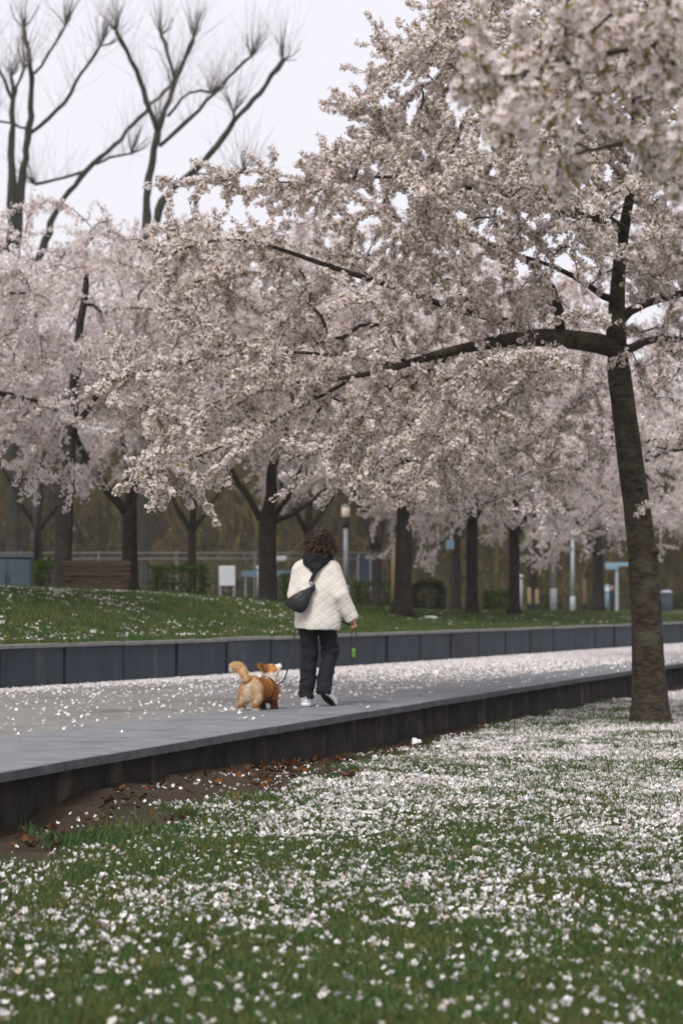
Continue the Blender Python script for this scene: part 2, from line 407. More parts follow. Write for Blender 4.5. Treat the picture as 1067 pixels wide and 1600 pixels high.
# ------------------------------------------------------------------ instancing of uncountable small things (blossom, petals, grass)
PROTO = {}
def proto(key, objs):
    c = bpy.data.collections.new(key)
    for o in objs: c.objects.link(o)
    PROTO[key] = c
def pobj(name, V, Fq, m, C=None):
    me = raw_mesh(name, V, Fq); o = bpy.data.objects.new(name, me); me.materials.append(m)
    if C is not None: vcol(me, C)
    return o
_groups = {}
def scatter_group(key):
    if key in _groups: return _groups[key]
    g = bpy.data.node_groups.new('scatter_' + key, 'GeometryNodeTree'); N = g.nodes; L = g.links
    g.interface.new_socket('Geometry', in_out='INPUT', socket_type='NodeSocketGeometry')
    g.interface.new_socket('Geometry', in_out='OUTPUT', socket_type='NodeSocketGeometry')
    gi = N.new('NodeGroupInput'); go = N.new('NodeGroupOutput'); ci = N.new('GeometryNodeCollectionInfo')
    ci.inputs['Collection'].default_value = PROTO[key]; ci.inputs['Separate Children'].default_value = True; ci.inputs['Reset Children'].default_value = True
    ip = N.new('GeometryNodeInstanceOnPoints'); ip.inputs['Pick Instance'].default_value = True
    def na(nm, ty):
        a = N.new('GeometryNodeInputNamedAttribute'); a.data_type = ty; a.inputs['Name'].default_value = nm; return a.outputs['Attribute']
    L.new(gi.outputs[0], ip.inputs['Points']); L.new(ci.outputs[0], ip.inputs['Instance'])
    er = N.new('FunctionNodeEulerToRotation'); L.new(na('rot', 'FLOAT_VECTOR'), er.inputs[0]); L.new(er.outputs[0], ip.inputs['Rotation'])
    L.new(na('scl', 'FLOAT'), ip.inputs['Scale']); L.new(na('idx', 'INT'), ip.inputs['Instance Index'])
    L.new(ip.outputs[0], go.inputs[0]); _groups[key] = g; return g
def scatter(name, key, P, rot, scl, parent=None):
    P = np.asarray(P, np.float32); n = len(P); me = bpy.data.meshes.new(name); me.vertices.add(n); me.vertices.foreach_set('co', P.ravel())
    a = me.attributes.new('rot', 'FLOAT_VECTOR', 'POINT'); a.data.foreach_set('vector', np.asarray(rot, np.float32).ravel())
    a = me.attributes.new('scl', 'FLOAT', 'POINT'); a.data.foreach_set('value', np.broadcast_to(np.asarray(scl, np.float32), (n,)).copy())
    a = me.attributes.new('idx', 'INT', 'POINT'); a.data.foreach_set('value', rng.integers(0, len(PROTO[key].objects), n).astype(np.int32))
    o = link(name, me, None, parent); md = o.modifiers.new('scatter', 'NODES'); md.node_group = scatter_group(key)
    o['kind'] = 'stuff'; return o

def rotm(axis_z, spin):
    """matrix whose z goes along axis_z"""
    z = axis_z / np.linalg.norm(axis_z); a = np.array([1., 0, 0]) if abs(z[0]) < .8 else np.array([0, 1., 0])
    x = np.cross(a, z); x /= np.linalg.norm(x); y = np.cross(z, x); c, s = math.cos(spin), math.sin(spin)
    return np.stack([x * c + y * s, -x * s + y * c, z], 1)
def flower(r, cup, k=5, half=False):
    """five notched cupped petals; returns V, F, C (white rim, faint pink heart)"""
    V, Fq, C = [], [], []
    for i in range(k):
        a = 2 * np.pi * i / k + rng.normal(0, .12); c = cup * rng.uniform(.6, 1.4); d = np.array([math.cos(a), math.sin(a)]); p = np.array([-d[1], d[0]]); L = r * rng.uniform(.88, 1.08); W = L * .46
        def q(u, w, h): xyv = d * u + p * w; return [xyv[0], xyv[1], h]
        b = len(V); V += [q(.06 * L, 0, 0), q(.6 * L, -W, c * L * .42), q(L, 0, c * L), q(.6 * L, W, c * L * .42)]
        Fq += [(b, b + 1, b + 2, b + 3)]; C += [(.88, .70, .72), (1, .98, .985), (1, 1, 1), (1, .98, .985)]
    return np.array(V), np.array(Fq), np.array(C)
def cluster(nf, rad, r, leaves):
    """an umbel of blossom: flowers looking outwards, bronze young leaves and sepals between"""
    V, Fq, C = [], [], []; n = 0
    for i in range(nf):
        d = rng.normal(size=3); d /= np.linalg.norm(d); d[2] -= .15
        v, f, c = flower(r * rng.uniform(.85, 1.1), rng.uniform(.1, .7)); v = v @ rotm(d, rng.uniform(0, 6)).T + d * rad * rng.uniform(.65, 1.1)
        V.append(v); Fq.append(f + n); C.append(c); n += len(v)
        # calyx and stalk
        p = rotm(d, 0); e = d * rad * .9; w_ = .0035
        s = np.array([p[:, 0] * w_, -p[:, 0] * w_, e - p[:, 0] * .005, e + p[:, 0] * .005]); V.append(s); Fq.append(np.array([[0, 1, 2, 3]]) + n); C.append(np.tile((.34, .32, .18), (4, 1))); n += 4
    for i in range(leaves):
        d = rng.normal(size=3); d /= np.linalg.norm(d); p = rotm(d, rng.uniform(0, 6)); L = rng.uniform(.018, .034) + rad * .75; wv = .007
        s = np.array([d * rad * .4, d * (rad * .4 + L * .5) + p[:, 0] * wv, d * (rad * .4 + L) * 1.0 + p[:, 1] * .006, d * (rad * .4 + L * .5) - p[:, 0] * wv])
        V.append(s); Fq.append(np.array([[0, 1, 2, 3]]) + n); C.append(np.tile((.36, .27, .12) if rng.random() < .6 else (.31, .31, .11), (4, 1))); n += 4
    return np.concatenate(V), np.concatenate(Fq), np.concatenate(C)
proto('blossom', [pobj('blossom_cluster', *[a for a in (lambda t: (t[0], t[1], M['petal'], t[2]))(cluster(int(rng.integers(4, 7)), .030, .0195, int(rng.integers(1, 4))))]) for _ in range(8)])
def spray(m):
    """far trees: a 0.45 m flowering twig made of small blossoms"""
    V, Fq, C = [], [], []; n = 0; bend = rng.normal(0, .12, 2)
    for i in range(64):
        t = rng.random(); c = np.array([bend[0] * t * t, bend[1] * t * t, t * .45]) + rng.normal(0, .026, 3)
        d = rng.normal(size=3); p = rotm(d, rng.uniform(0, 6)); r = rng.uniform(.016, .025)
        q = np.array([p[:, 0] * r, p[:, 1] * r, -p[:, 0] * r, -p[:, 1] * r]) + c + np.outer([.3, -.3, .3, -.3], p[:, 2] * r)
        V.append(q); Fq.append(np.array([[0, 1, 2, 3]]) + n); C.append(np.tile(np.array((1, 1, 1)) * rng.uniform(.9, 1) if i % 14 else (.36, .28, .16), (4, 1))); n += 4
    tw = np.array([(0.004, 0, 0), (-.004, 0, 0), (bend[0] - .002, bend[1], .45), (bend[0] + .002, bend[1], .45)]); V.append(tw); Fq.append(np.array([[0, 1, 2, 3]]) + n); C.append(np.tile((.06, .05, .045), (4, 1)))
    return pobj('blossom_spray', np.concatenate(V), np.concatenate(Fq), m, np.concatenate(C))
proto('spray', [spray(M['petal_far']) for _ in range(8)])
fl = []
for _ in range(6):
    v, f, c = flower(.0175, rng.uniform(.25, .8)); v[:, 2] += .004; c = np.maximum(c, .9); fl.append(pobj('fallen_flower', v, f, M['petal_fall'], c))
for _ in range(3):
    v, f, c = flower(.016, .35, int(rng.integers(1, 3))); v[:, 2] += .003; c = np.maximum(c, .9); fl.append(pobj('fallen_petal', v, f, M['petal_fall'], c))
proto('fallen', fl)
def clump(n, rad, h, wd):
    V, Fq, C = [], [], []
    for i in range(n):
        a = rng.uniform(0, 6.28); rr = rad * math.sqrt(rng.random()); b = np.array([rr * math.cos(a), rr * math.sin(a), -.004]); H = h * rng.uniform(.5, 1.2)
        g = rng.uniform(0, 6.28); ld = np.array([math.cos(g), math.sin(g), 0]) * H * rng.uniform(.2, .95); sd_ = np.array([-math.sin(g), math.cos(g), 0]) * wd * rng.uniform(.7, 1.2)
        m_ = b + ld * .35 + [0, 0, H * .6]; t_ = b + ld + [0, 0, H * rng.uniform(.75, 1)]; k_ = len(V)
        V += [b - sd_, b + sd_, m_ + sd_ * .8, m_ - sd_ * .8, t_ + sd_ * .15, t_ - sd_ * .15]; Fq += [(k_, k_ + 1, k_ + 2, k_ + 3), (k_ + 3, k_ + 2, k_ + 4, k_ + 5)]
        c = np.array((1, 1, 1)) * rng.uniform(.8, 1.25) * (np.array((1.7, 1.25, 1.1)) if rng.random() < .15 else 1); C += [c] * 6
    return np.array(V), np.array(Fq), np.array(C)
cl = []
for _ in range(6): v, f, c = clump(95, .10, .031, .0016); cl.append(pobj('grass_clump', v, f, M['grass'], c))
proto('grass', cl)

# ------------------------------------------------------------------ trees
class Skel:
    def __init__(s): s.P = []; s.par = []; s.r = []
    def add(s, p, par, r=0.): s.P.append(np.array(p, float)); s.par.append(par); s.r.append(r); return len(s.P) - 1
    def limb(s, pts, radii, par=-1, sub=.25, wig=.0):
        """draw a limb through pts; returns node ids"""
        pts = np.array(pts, float); d = np.concatenate([[0], np.cumsum(np.linalg.norm(np.diff(pts, axis=0), axis=1))]); n = max(2, int(d[-1] / sub) + 1)
        q = np.linspace(0, d[-1], n); ids = []; tt = d
        # smooth (Catmull-Rom by cubic blend of np.interp)
        C = np.stack([np.interp(q, tt, pts[:, k]) for k in range(3)], 1)
        if n > 4:
            for _ in range(3): C[1:-1] = .25 * C[:-2] + .5 * C[1:-1] + .25 * C[2:]
        C[1:-1] += rng.normal(0, wig, (n - 2, 3)) if n > 2 else 0
        rr = np.interp(q, tt, radii); p = par
        for i in range(n):
            if i == 0 and par >= 0: continue
            p = s.add(C[i], p, rr[i]); ids.append(p)
        return ids
    def near(s, p): return int(np.argmin(np.linalg.norm(np.array(s.P) - p, axis=1)))
    def grow(s, tips, rmin, step=.16, droop=.12, wig=.02, zmin=-1e9, first=0, up=0.):
        """connect every tip to the closest sensible place on what has grown so far"""
        P0 = np.array(s.P); D = np.array([np.min(np.linalg.norm(P0[first:] - t, axis=1)) for t in tips]); paths = []
        A = np.zeros((len(s.P) + len(tips) * 60, 3)); A[:len(P0)] = P0; n = len(P0)
        for t in np.array(tips)[np.argsort(D)]:
            d = np.linalg.norm(A[first:n] - t, axis=1) + .35 * np.maximum(0, A[first:n, 2] - t[2] - .2) * .6
            i = int(np.argmin(d)) + first; a = A[i]; L = np.linalg.norm(t - a); m = max(2, int(L / step)); m = min(m, 55)
            u = np.linspace(0, 1, m + 1)[1:]; q = a + np.outer(u, t - a)
            q[:, 2] += (np.sin(u * np.pi) * L * (droop + up)); q += np.cumsum(rng.normal(0, wig, (m, 3)), 0) * (1 - u)[:, None] ** .3 * .6
            p = i; ids = []
            for k in range(m): p = s.add(q[k], p); ids.append(p); A[n] = q[k]; n += 1
            paths.append(ids)
        # pipe model
        ch = np.zeros(len(s.P)); fixed = np.array(s.r) > 0
        for i in range(len(s.P) - 1, -1, -1):
            if not fixed[i]: s.r[i] = max(rmin, ch[i] ** (1 / 2.4))
            if s.par[i] >= 0: ch[s.par[i]] += min(s.r[i], .09) ** 2.4 * (1 if not fixed[i] else 0)
        for i in range(len(s.P)):
            p = s.par[i]
            if p >= 0: s.r[i] = min(s.r[i], s.r[p] * .98)
        return paths
    def mesh(s, mb, ksides=lambda r: 4 if r < .012 else 6 if r < .04 else 10, trunk_k=22, rough=.0):
        kids = {}
        for i, p in enumerate(s.par): kids.setdefault(p, []).append(i)
        st = [(-1, i) for i in kids.get(-1, [])]
        while st:
            p, i = st.pop(); ch = [p] if p >= 0 else []
            while True:
                ch.append(i); k = kids.get(i, [])
                if not k: break
                k = sorted(k, key=lambda q: -s.r[q]); st += [(i, q) for q in k[1:]]; i = k[0]
            P = np.array([s.P[q] for q in ch]); r = np.array([s.r[q] for q in ch])
            if p >= 0 and len(r) > 1: r[0] = min(r[0], r[1] * 1.25)
            if len(P) < 2: continue
            rm = r.max(); k = trunk_k if rm > .1 else ksides(rm); jit = None
            if rm > .1 and rough > 0:
                th = np.linspace(0, 2 * np.pi, k, endpoint=False)
                q = np.stack([np.cos(th)[None] * 1.2 + 0 * P[:, :1], np.sin(th)[None] * 1.2 + 0 * P[:, :1], P[:, 2:3] * 1.1 + 0 * th[None]], -1)
                jit = 1 + (fbm(q, 1.6, 4, 6) - .5) * rough * 2 + (.30 * np.exp(-np.maximum(P[:, 2:3] - P[0, 2], 0) / .16) * (np.cos(5 * th + 1.2 * np.sin(th + 1))[None] * .8 + .25) if P[-1, 2] - P[0, 2] > 2 else 0)
            mb.tube(P, r, k, True, 0, jit)
def euler_from(z, spin):
    """vectorised euler (XYZ) turning +z to direction z after a random spin about it"""
    z = z / (np.linalg.norm(z, axis=1)[:, None] + 1e-9)
    # R = Rz(c) Ry(b) Rx(a); with spin handled by Rz first is not euler-XYZ: use Matrix per element
    out = np.zeros_like(z)
    for i in range(len(z)): out[i] = Matrix(rotm(z[i], spin[i]).tolist()).to_euler('XYZ')
    return out
def in_poly(P, poly):
    x, y = P[:, 0], P[:, 1]; c = np.zeros(len(P), bool); j = len(poly) - 1
    for i in range(len(poly)):
        xi, yi = poly[i]; xj, yj = poly[j]
        c ^= ((yi > y) != (yj > y)) & (x < (xj - xi) * (y - yi) / (yj - yi + 1e-9) + xi); j = i
    return c
def sample_poly(poly, n):
    poly = np.array(poly, float); lo, hi = poly.min(0), poly.max(0); out = np.zeros((0, 2))
    while len(out) < n:
        q = rng.uniform(lo, hi, (n * 3, 2)); out = np.concatenate([out, q[in_poly(q, poly)]])
    return out[:n]

def side_twigs(sk, paths, rmax, every, lmin, lmax, droop, out=None):
    """short flowering twigs along the thin ends; returns list of (start, end, dir)"""
    A, B = [], []
    for ids in paths:
        P = np.array([sk.P[i] for i in ids]); r = np.array([sk.r[i] for i in ids])
        for j in range(len(ids)):
            if r[j] > rmax: continue
            par = sk.par[ids[j]]; a0 = sk.P[par]; d = P[j] - a0; L = np.linalg.norm(d)
            for _ in range(rng.poisson(L / every)):
                u = rng.random(); a = a0 + d * u; q = d / (L + 1e-9) * rng.uniform(.5, 1.3) + rng.normal(0, .5, 3) + np.array([0, 0, rng.normal(-droop, .25)])
                q /= np.linalg.norm(q); A.append(a); B.append(a + q * rng.uniform(lmin, lmax))
    return np.array(A), np.array(B)
def twig_mesh(mb, A, B, r):
    n = len(A); d = B - A; a = np.tile([0., 0, 1], (n, 1)); a[np.abs(d[:, 2]) > .9 * np.linalg.norm(d, axis=1)] = [1, 0, 0]
    u = np.cross(d, a); u /= np.linalg.norm(u, axis=1)[:, None] + 1e-9; v = np.cross(d, u); v /= np.linalg.norm(v, axis=1)[:, None] + 1e-9
    mid = (A + B) / 2 + u * np.linalg.norm(d, axis=1)[:, None] * rng.normal(0, .07, (n, 1))
    V = []; th = [0, 2.1, 4.2]
    for Q, rr in ((A, r), (mid, r * .75), (B, r * .35)):
        for t in th: V.append(Q + (u * math.cos(t) + v * math.sin(t)) * rr)
    V = np.stack(V, 1).reshape(-1, 3); f = []
    for k in range(2):
        for j in range(3): f.append((k * 3 + j, k * 3 + (j + 1) % 3, k * 3 + 3 + (j + 1) % 3, k * 3 + 3 + j))
    f = np.array(f); Fq = (np.arange(n)[:, None, None] * 9 + f[None]).reshape(-1, 4)
    mb.v.append(V); mb.f += [tuple(q) for q in (Fq + mb.n).tolist()]; mb.mi += [0] * len(Fq); mb.n += len(V)
def dress_near(sk, paths, A, B, rmax, gap, thick, tree, clear=None):
    """single blossom clusters along thin branches and twigs"""
    pts = []
    for ids in paths:
        for i in ids:
            if sk.r[i] > rmax: continue
            a, b = sk.P[sk.par[i]], sk.P[i]; n = rng.poisson(np.linalg.norm(b - a) / gap * .7)
            if n: pts.append(a + np.outer(rng.random(n), b - a))
    L = np.linalg.norm(B - A, axis=1); n = rng.poisson(L / gap) + 1
    rep = np.repeat(np.arange(len(A)), n); u = rng.random(len(rep)) ** .8; pts.append(A[rep] + (B - A)[rep] * (u * 1.03)[:, None])
    pts = np.concatenate(pts); pts = pts + rng.normal(0, thick, pts.shape)
    if clear is not None:                                     # boughs that blossom leaves bare
        sx, sy = proj(pts); keep = np.ones(len(pts), bool)
        for ln, hw, pr in clear:
            ln = np.array(ln, float)
            for a, b in zip(ln[:-1], ln[1:]):
                ab = b - a; t = np.clip(((sx - a[0]) * ab[0] + (sy - a[1]) * ab[1]) / (ab @ ab), 0, 1)
                d = np.hypot(sx - a[0] - t * ab[0], sy - a[1] - t * ab[1]); keep &= ~((d < hw * rng.uniform(.7, 1.25, len(pts))) & (rng.random(len(pts)) < pr))
        pts = pts[keep]
    return scatter('crown', 'blossom', pts, rng.uniform(0, 6.28, pts.shape), rng.uniform(.7, 1.15, len(pts)), tree)
def dress_far(sk, paths, rmax, gap, tree, spread=.6):
    P, D = [], []
    for ids in paths:
        for i in ids:
            if sk.r[i] > rmax: continue
            a, b = sk.P[sk.par[i]], sk.P[i]; L = np.linalg.norm(b - a); n = rng.poisson(L / gap)
            for _ in range(n):
                P.append(a + (b - a) * rng.random()); D.append((b - a) / (L + 1e-9) + rng.normal(0, spread, 3) - np.array([0, 0, .18]))
    P = np.array(P); D = np.array(D)
    return scatter('crown', 'spray', P, euler_from(D, rng.uniform(0, 6.28, len(P))), rng.uniform(.75, 1.25, len(P)), tree)

def px(pts, Ys):
    Ys = np.broadcast_to(Ys, (len(pts),)); return [at(p[0], p[1], y) for p, y in zip(pts, Ys)]

# ---- the big cherry in front
tY = 26.0
main = thing('cherry_tree', 'large white blossoming cherry with thick leaning trunk standing in the lawn right of the path', 'tree', (0, 0, 0))
sk = Skel(); S_ = tY / F
base = at(1016, 1142, tY)
tp = [(1017, 1150), (1016, 1128), (1014, 1090), (1013, 1040), (1010, 960), (1003, 880), (996, 800), (984, 720), (975, 650), (968, 590), (962, 545)]
tw_ = [44, 33, 27.5, 25.5, 25, 24.5, 23, 22, 20.5, 19.5, 19.5]
trunk = sk.limb(px(tp, tY), np.array(tw_) * S_, -1, .18)
mid = trunk[-1]
up = sk.limb(px([(962, 545), (961, 480), (966, 420), (973, 350), (985, 300), (1000, 230), (1008, 130), (1015, 20), (1018, -80)], [tY, tY, tY, tY, tY + .1, tY + .2, tY + .2, tY + .1, tY]), np.array([17, 13, 11, 9.5, 7, 5.5, 4.5, 3.5, 2.5]) * S_, mid)
def off(ids, frac): return ids[min(len(ids) - 1, int(frac * len(ids)))]
def nearpx(x, y, Y): return sk.near(at(x, y, Y))
A_ = sk.limb(px([(962, 540), (900, 530), (840, 524), (790, 530), (740, 541), (680, 553), (620, 575), (560, 588), (480, 598), (400, 600)], [tY, 25.8, 25.4, 25, 24.6, 24.2, 23.8, 23.4, 22.9, 22.5]), np.array([17, 15.5, 14, 11, 8, 6.4, 4.8, 3.4, 2.2, 1.3]) * S_, mid)
B_ = sk.limb(px([(878, 522), (879, 490), (880, 455), (862, 430), (835, 405), (790, 385), (740, 372)], [25.6, 25.6, 25.6, 25.5, 25.3, 25.1, 25]), np.array([8, 7.5, 7, 5.5, 4, 3, 2]) * S_, nearpx(878, 527, 25.6))
C_ = sk.limb(px([(830, 515), (790, 500), (740, 490), (700, 484), (650, 458), (592, 441), (525, 420), (470, 401), (420, 381), (380, 370), (320, 372), (270, 395)], np.linspace(25.3, 22, 12)), np.array([7, 6, 5.5, 5, 4.4, 4, 3.6, 3.2, 2.4, 1.8, 1.3, 1]) * S_, nearpx(830, 524, 25.4))
D_ = sk.limb(px([(970, 350), (930, 341), (880, 334), (800, 310), (700, 285), (610, 272), (520, 285), (430, 285)], np.linspace(tY, 22.6, 8)), np.array([9, 8, 6, 4.2, 3, 2.2, 1.6, 1]) * S_, nearpx(972, 352, tY))
E_ = sk.limb(px([(962, 480), (935, 455), (915, 440), (870, 415), (800, 395)], np.linspace(tY, 25, 5)), np.array([6, 5.5, 4.5, 3.5, 2]) * S_, nearpx(962, 478, tY))
G_ = sk.limb(px([(962, 500), (985, 480), (1020, 466), (1067, 458), (1120, 450), (1200, 400)], np.linspace(tY, tY + 1, 6)), np.array([8, 7, 6.5, 5.5, 4, 2]) * S_, nearpx(962, 505, tY))
H_ = sk.limb(px([(965, 560), (985, 538), (1012, 521), (1067, 528), (1120, 545), (1180, 580)], np.linspace(tY, tY + 1.2, 6)), np.array([8, 7, 6, 5, 4, 2]) * S_, nearpx(964, 552, tY))
I_ = sk.limb(px([(985, 300), (945, 235), (880, 175), (800, 125), (720, 95), (650, 100)], np.linspace(tY, 24, 6)), np.array([7, 6, 5, 4, 3, 1.6]) * S_ * .68, nearpx(984, 302, tY))
J_ = sk.limb(px([(560, 588), (480, 630), (390, 678), (310, 715), (235, 742)], np.linspace(23.4, 22, 5)), np.array([4, 3.5, 2.8, 2, 1.3]) * S_ * .68, nearpx(560, 588, 23.4))
K_ = sk.limb(px([(620, 575), (540, 555), (450, 548), (350, 553), (260, 570), (185, 592)], np.linspace(23.8, 21.8, 6)), np.array([4.5, 4, 3.2, 2.5, 1.8, 1.2]) * S_ * .68, nearpx(620, 575, 23.8))
L_ = sk.limb(px([(700, 551), (650, 600), (590, 650), (520, 690), (450, 720)], np.linspace(24.2, 22.6, 5)), np.array([4.5, 3.8, 3, 2.2, 1.4]) * S_ * .68, nearpx(700, 551, 24.2))
Mm = sk.limb(px([(985, 300), (1010, 270), (1050, 215), (1110, 150), (1200, 120)], np.linspace(tY, tY - 1.5, 5)), np.array([6, 5, 4, 3, 2]) * S_, nearpx(984, 302, tY))
N_ = sk.limb(px([(840, 525), (800, 560), (760, 600), (730, 660), (700, 720)], [25.4, 26, 26.8, 27.3, 27.8]), np.array([4, 3.3, 2.6, 2, 1.2]) * S_, nearpx(840, 525, 25.4))
n0 = len(trunk)
# where the crown is: outline as seen, spread in depth about the trunk
poly_left = [(690, 20), (640, 75), (575, 130), (560, 235), (470, 262), (330, 280), (300, 330), (250, 400), (245, 470), (330, 520), (175, 590), (240, 610), (235, 660), (215, 745), (290, 735), (400, 700), (520, 765), (640, 780), (760, 745), (900, 560), (960, 520), (960, 300), (880, 20)]
poly_top = [(690, 20), (700, -60), (900, -120), (1080, -120), (1080, 440), (960, 430), (900, 300), (600, 300), (575, 140)]
poly_low = [(560, 560), (960, 560), (950, 720), (880, 790), (760, 800), (620, 760)]
poly_right = [(980, 300), (1300, 200), (1300, 640), (1100, 700), (1000, 640)]
tips = []
for poly, n, f in ((poly_left, 470, -.62), (poly_top, 330, -.25), (poly_low, 75, .75), (poly_right, 90, .0)):
    q = sample_poly(poly, n)
    for x, y in q:
        a = (x - 990) * S_; hw = math.sqrt(max(.6, 5.2 ** 2 - a * a)); Y = tY + f * hw * rng.uniform(.25, 1.0) + rng.normal(0, .55)
        tips.append(at(x, y, Y))
# the sprays that end at the outline itself
for x, y, Y in ((172, 594, 21.8), (178, 585, 21.9), (205, 578, 22), (228, 640, 22.1), (238, 628, 22), (215, 748, 22), (225, 735, 22.1), (250, 750, 21.9), (275, 728, 22.2), (240, 395, 22.3), (250, 440, 22.4), (262, 350, 22.6), (300, 290, 22.6), (345, 278, 22.7), (425, 262, 22.8), (505, 255, 23),
                (565, 235, 23.3), (562, 160, 23.6), (575, 120, 23.8), (610, 105, 23.8), (685, 15, 24.2), (660, 70, 24), (590, 60, 24), (300, 750, 22.1), (330, 742, 22.3), (270, 480, 22.4), (320, 505, 22.4), (240, 705, 22), (262, 690, 22.1), (560, 770, 23), (470, 755, 22.8), (640, 790, 23.4)):
    for _ in range(3): tips.append(at(x + rng.normal(3, 7), y + rng.normal(0, 6), Y + rng.normal(0, .15)))
paths = sk.grow(tips, .0062, .15, .10, .022, first=n0)
for ids in (A_[-6:], C_[-8:], D_[-8:], J_, K_, L_, I_[-5:], N_[-4:], B_[-4:]): paths.append(ids)
tA, tB = side_twigs(sk, paths, .022, .105, .14, .50, .16)
mb = MB(); sk.mesh(mb, rough=.10, trunk_k=28)
# old pruning knobs and burrs on the trunk
for (x, y, r_) in ((1003, 925, 14), (1022, 862, 8), (1000, 762, 10), (965, 565, 13)):
    a = at(x, y, tY - .17 if x not in (972,) else tY - .05); th = np.linspace(0, np.pi, 7)
    mb.tube([a + np.array([0, .20 - .19 * t, 0]) * (r_ / 17) for t in np.linspace(0, 1, 6)], np.array([1.15, 1.1, .95, .75, .5, .15]) * r_ * S_, 12)
twig_mesh(mb, tA, tB, .0042)
mb.build('trunk', M['bark'], main, True)
crown = dress_near(sk, paths, tA, tB, .015, .0235, .0125, main, [
    ([(960, 538), (900, 528), (840, 521), (790, 528)], 20, .96), ([(790, 528), (740, 541), (680, 553)], 11, .6), ([(962, 545), (961, 480), (966, 420), (973, 345), (982, 315)], 14, .8),
    ([(879, 508), (880, 455), (862, 430)], 12, .9), ([(970, 346), (930, 341), (880, 334)], 12, .9), ([(965, 480), (1020, 466), (1067, 458)], 7, .5), ([(965, 560), (985, 538), (1012, 521), (1067, 528)], 7, .5), ([(745, 490), (700, 484)], 8, .5), ([(962, 545), (975, 650), (1000, 850), (1016, 1128)], 30, .97), ([(540, 785), (540, 850)], 26, .97)])
print('main clusters', len(crown.data.vertices), 'twigs', len(tA))
# little blossom tufts straight from the bark
q = []
for x, y, dx in ((962, 565, 18), (950, 575, 12), (975, 555, 10), (1008, 790, 10), (1000, 798, 8), (768, 535, 8), (985, 395, 20), (1000, 430, 22)):
    for _ in range(9): q.append(at(x + rng.normal(0, dx * .5), y + rng.normal(0, dx * .5), tY - .42 + rng.normal(0, .05)))
for t in rng.random(110): q.append(at(835 - 225 * t + rng.normal(0, 5), 512 - 62 * t ** 1.3 + rng.normal(0, 9), 24.7 - 1.6 * t + rng.normal(0, .1)))
scatter('blossom_tuft', 'blossom', q, rng.uniform(0, 6.28, (len(q), 3)), .85, main)

# ---- far cherries
def far_cherry(label, bx, by, Y, fork_y, limbs, width, R_=4.4, ztop=8.7, zlow=2.6, n=230, gap=.088, ctr=(0, 0), lean=0, zbase=None):
    t = thing('cherry_tree', label, 'tree', (0, 0, 0), group='cherry trees behind the panel wall')
    b = at(bx, by, Y); sk = Skel(); s_ = Y / F
    if zbase is None: b[2] = min(b[2], float(bank_z(b[0], b[1]))) - .06
    fk = at(bx + lean, fork_y, Y)
    tr = sk.limb([b, b * .97 + fk * .03, b * .85 + fk * .15, b * .5 + fk * .5, fk], np.array([width * .82, width * .62, width * .53, width * .5, width * .5]) * s_, -1, .3)
    h0 = len(tr)
    for (pts, w0) in limbs:
        dy = rng.uniform(-1.2, 1.2); Ys = np.linspace(Y, Y + dy, len(pts) + 1)
        sk.limb([fk] + px(pts, Ys[1:]), np.linspace(w0 * .5, w0 * .22, len(pts) + 1) * s_, tr[-1], .3, .015)
    c = fk + np.array([ctr[0], ctr[1], 0]); tips = []
    while len(tips) < n:
        u = rng.normal(size=3); u /= np.linalg.norm(u); u *= rng.uniform(.35, 1) ** .5
        p = np.array([c[0] + u[0] * R_, c[1] + u[1] * R_, 0]); rr = math.hypot(u[0], u[1])
        zt = ztop - (ztop - zlow) * .55 * rr ** 2.2; zb = zlow + .9 * (1 - rr) + .5 * math.sin(p[0] * 1.7 + p[1]) ; 
        p[2] = zb + (zt - zb) * rng.random() ** .8
        sx, sy = proj(p)
        if 470 < sx < 570 and 765 < sy < 850: continue                                # open gap at the lamp lantern
        tips.append(p)
    paths = sk.grow(tips, .010, .25, .10, .03, first=max(1, h0 - 1))
    mb = MB(); sk.mesh(mb, lambda r: 3 if r < .02 else 5 if r < .05 else 8, 14, .06); mb.build('trunk', M['bark_far'], t, True)
    dress_far(sk, paths, .03, gap, t)
    return t
far_cherry('pink cherry with dark straight trunk beside the bench on the grassy bank', 95, 938, 43, 690, [([(118, 600), (128, 500), (135, 420)], 20), ([(80, 620), (50, 560)], 12), ([(150, 620), (190, 560)], 12)], 27, n=170, zlow=4.0, ctr=(-.3, .5), lean=13)
far_cherry('pink cherry behind the bench whose trunk splits into a wide V', 203, 935, 50, 805, [([(165, 765), (140, 728), (120, 690), (100, 620)], 15), ([(215, 740), (235, 660), (240, 580)], 16), ([(198, 730), (185, 640)], 12)], 25, n=190, zlow=3.5)
far_cherry('pink cherry with four-way fork, left of the walking person', 418, 957, 46, 822, [([(402, 800), (385, 768), (360, 735), (330, 690)], 13), ([(424, 770), (428, 720), (432, 640)], 23), ([(445, 812), (470, 795), (495, 780), (530, 740)], 10), ([(448, 790), (462, 765), (475, 720)], 11)], 29, n=230, R_=4.2, zlow=3.15)
far_cherry('slim pink cherry with narrow V fork behind the lamp post', 588, 952, 62, 858, [([(572, 815), (560, 780), (545, 730)], 12), ([(598, 810), (605, 770), (610, 700)], 12)], 15, n=150, R_=4.0, zlow=4.0)
far_cherry('pink cherry with stout upright trunk right of the walking person', 628, 964, 47, 800, [([(632, 740), (635, 660)], 20), ([(600, 745), (570, 690)], 12), ([(665, 750), (700, 700)], 12)], 27, n=220, R_=4.2, zlow=3.3, lean=4)
far_cherry('thin dark trunked cherry with a small blue sign beside it', 713, 957, 66, 840, [([(715, 780), (718, 700)], 12), ([(700, 800), (690, 760)], 8)], 13, n=150, zlow=3.5)
